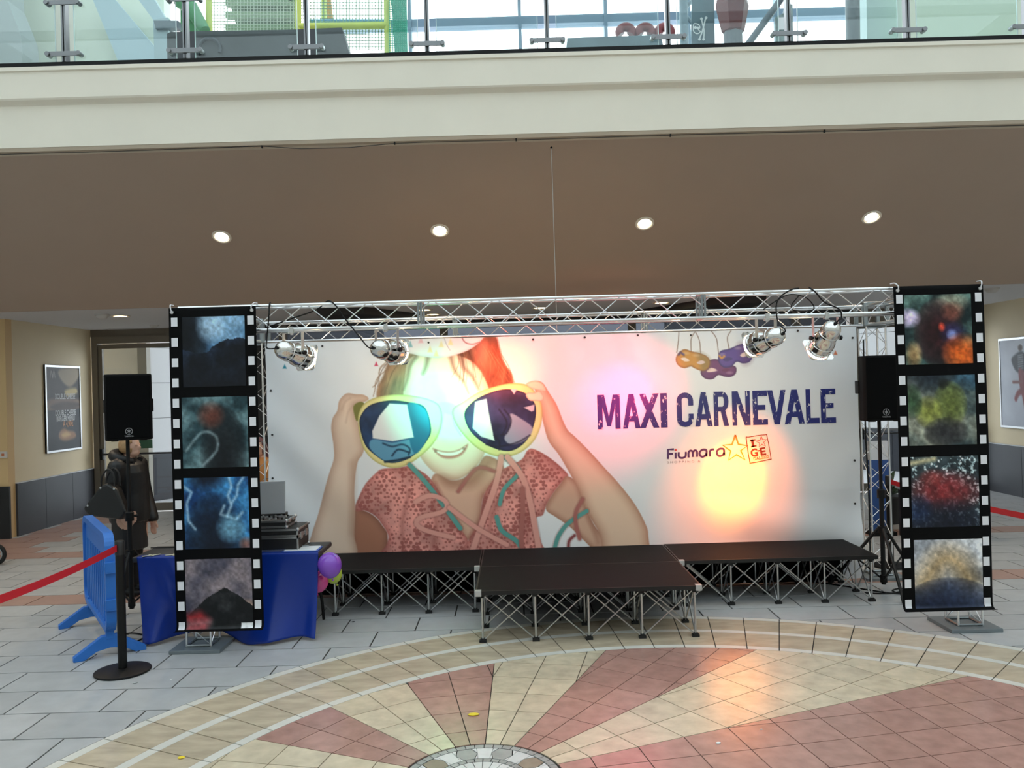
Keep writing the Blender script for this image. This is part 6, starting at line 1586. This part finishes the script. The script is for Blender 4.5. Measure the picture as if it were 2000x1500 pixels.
# ------------------------------------------------------------------ things behind the right tower
M_leaf = mat('palm_leaf', (52, 70, 44), 0.5, obj_var=0.2)
pp = thing('potted_palm', 'dark leafy palm in a planter behind the right loudspeaker', 'potted plant', (5.35, 11.85, 0))
MB().lathe([(0.001, 0), (0.17, 0), (0.22, 0.38), (0.20, 0.40), (0.001, 0.36)], 18).build('planter', mat('planter_dark', (40, 40, 42), 0.5), pp, smooth=True)
for k in range(26):
    a = random.uniform(0, 6.28); L = random.uniform(0.45, 0.8); el = random.uniform(0.3, 1.3)
    mb = MB(); n = 7; vs = []
    for i in range(n + 1):
        t_ = i / n; r_ = L * t_ * math.cos(el); z_ = 0.38 + L * 1.0 * (t_ * math.sin(el) * 1.15 - 0.42 * t_ * t_); wd = 0.035 * math.sin(math.pi * min(t_ * 0.92 + 0.08, 1)) + 0.002
        c = Vector((r_ * math.cos(a), r_ * math.sin(a), z_)); s_ = Vector((-math.sin(a), math.cos(a), 0.25)) * wd
        vs += [c - s_, c + s_]
    mb.add(vs, [(2 * i, 2 * i + 1, 2 * i + 3, 2 * i + 2) for i in range(n)]); mb.build('leaf', M_leaf, pp)
kc = thing('kiosk_counter', 'dark kiosk counter with a pale edge behind the right truss tower', 'counter', (5.62, 10.6, 0))
MB().box(-0.55, 0.28, -0.3, 0.3, 0, 0.62).build('counter_body', mat('kiosk_dark', (38, 38, 42), 0.5), kc); MB().box(-0.58, 0.30, -0.34, 0.34, 0.62, 0.69).build('counter_edge', mat('kiosk_edge', (180, 184, 188), 0.4), kc, bevel=0.01)
mo = thing('display_screen', 'pale lit screen standing on the kiosk counter', 'screen', (5.05 + 0.1, 10.5, 0.69))
MB().box(-0.10, 0.14, -0.02, 0.02, 0.02, 0.30).build('housing', M_black, mo); MB().box(-0.09, 0.13, -0.024, -0.02, 0.035, 0.285).build('panel', emit_mat('screen_glow', (200, 212, 230), 0.55), mo); MATS['screen_glow'].cycles.emission_sampling = 'NONE'; MB().box(-0.06, 0.06, -0.05, 0.05, 0, 0.02).build('stand', M_black, mo)
bb = thing('blue_panel_stand', 'narrow blue display panel with pale top behind the right tower', 'display', (4.86, 11.0, 0))
MB().box(-0.13, 0.13, -0.03, 0.03, 0.05, 1.0).build('panel', mat('panel_blue', (44, 78, 138), 0.5), bb); MB().box(-0.13, 0.13, -0.032, 0.032, 1.0, 1.25).build('header', mat('panel_pale', (206, 208, 214), 0.5), bb); MB().box(-0.16, 0.16, -0.15, 0.15, 0, 0.05).build('base', M_black, bb)
# pushchair wheel at the left edge
wx = gnd(-2, 1104)
wl = thing('pushchair', 'pushchair with black wheels, one wheel showing at the left edge', 'pushchair', (wx.x - 0.04, wx.y, 0))
Mw = Matrix.Translation((0, 0, 0.14)) @ Matrix.Rotation(math.radians(90), 4, 'X')
ty = MB(); ty.tube([Mw @ Vector((0.115 * math.cos(a), 0.115 * math.sin(a), 0)) for a in np.linspace(0, 2 * math.pi, 29)], 0.025, 10, False); ty.build('tyre', M_foot, wl, smooth=True)
rm = MB(); rm.tube([Mw @ Vector((0.085 * math.cos(a), 0.085 * math.sin(a), 0)) for a in np.linspace(0, 2 * math.pi, 29)], 0.010, 8, False)
for k in range(5): rm.tube([Mw @ Vector((0, 0, 0)), Mw @ Vector((0.085 * math.cos(k * 1.2566), 0.085 * math.sin(k * 1.2566), 0))], 0.009, 6)
rm.build('wheel_rim', M_steel, wl, smooth=True)
MB().tube([(0, -0.04, 0.14), (-0.25, -0.04, 0.45), (-0.6, -0.04, 0.85)], 0.012, 8).build('frame_tube', M_steel, wl, smooth=True)

# ------------------------------------------------------------------ scraps on the floor
def scrap(label, u, v, r, m, long=1.0):
    p = gnd(u, v, 0.0); mb = MB(); mb.ell((0, 0, r * 0.22), (r * long, r * 0.7, r * 0.25), 8, 6, Matrix.Rotation(random.uniform(0, 0.3), 4, 'Z')); o = mb.build('floor_scrap', m, None, smooth=True); o.location = p
    tag(o, label, 'scrap')
M_sy = mat('scrap_yellow', (236, 208, 40), 0.5); M_sw = mat('scrap_white', (236, 236, 232), 0.6)
scrap('yellow scrap on the sand-coloured ring tiles at the lower left', 354, 1481, 0.022, M_sy)
scrap('thin yellow strip on the red tiles above the mosaic', 925, 1397, 0.03, M_sy, 1.3)
scrap('small white scrap on the red tiles at the lower right', 1403, 1452, 0.016, M_sw)
scrap('tiny white scrap on the red tiles right of the larger one', 1487, 1425, 0.008, M_sw)
scrap('pale scrap on the grey slabs beside the round post base', 264, 1334, 0.02, mat('scrap_grey', (176, 178, 176), 0.6))
scrap('tiny white speck on the grey slabs below the blue cloth', 334, 1328, 0.008, M_sw)
scrap('dark scrap on the grey slabs under the left platform', 690, 1215, 0.016, M_dark)
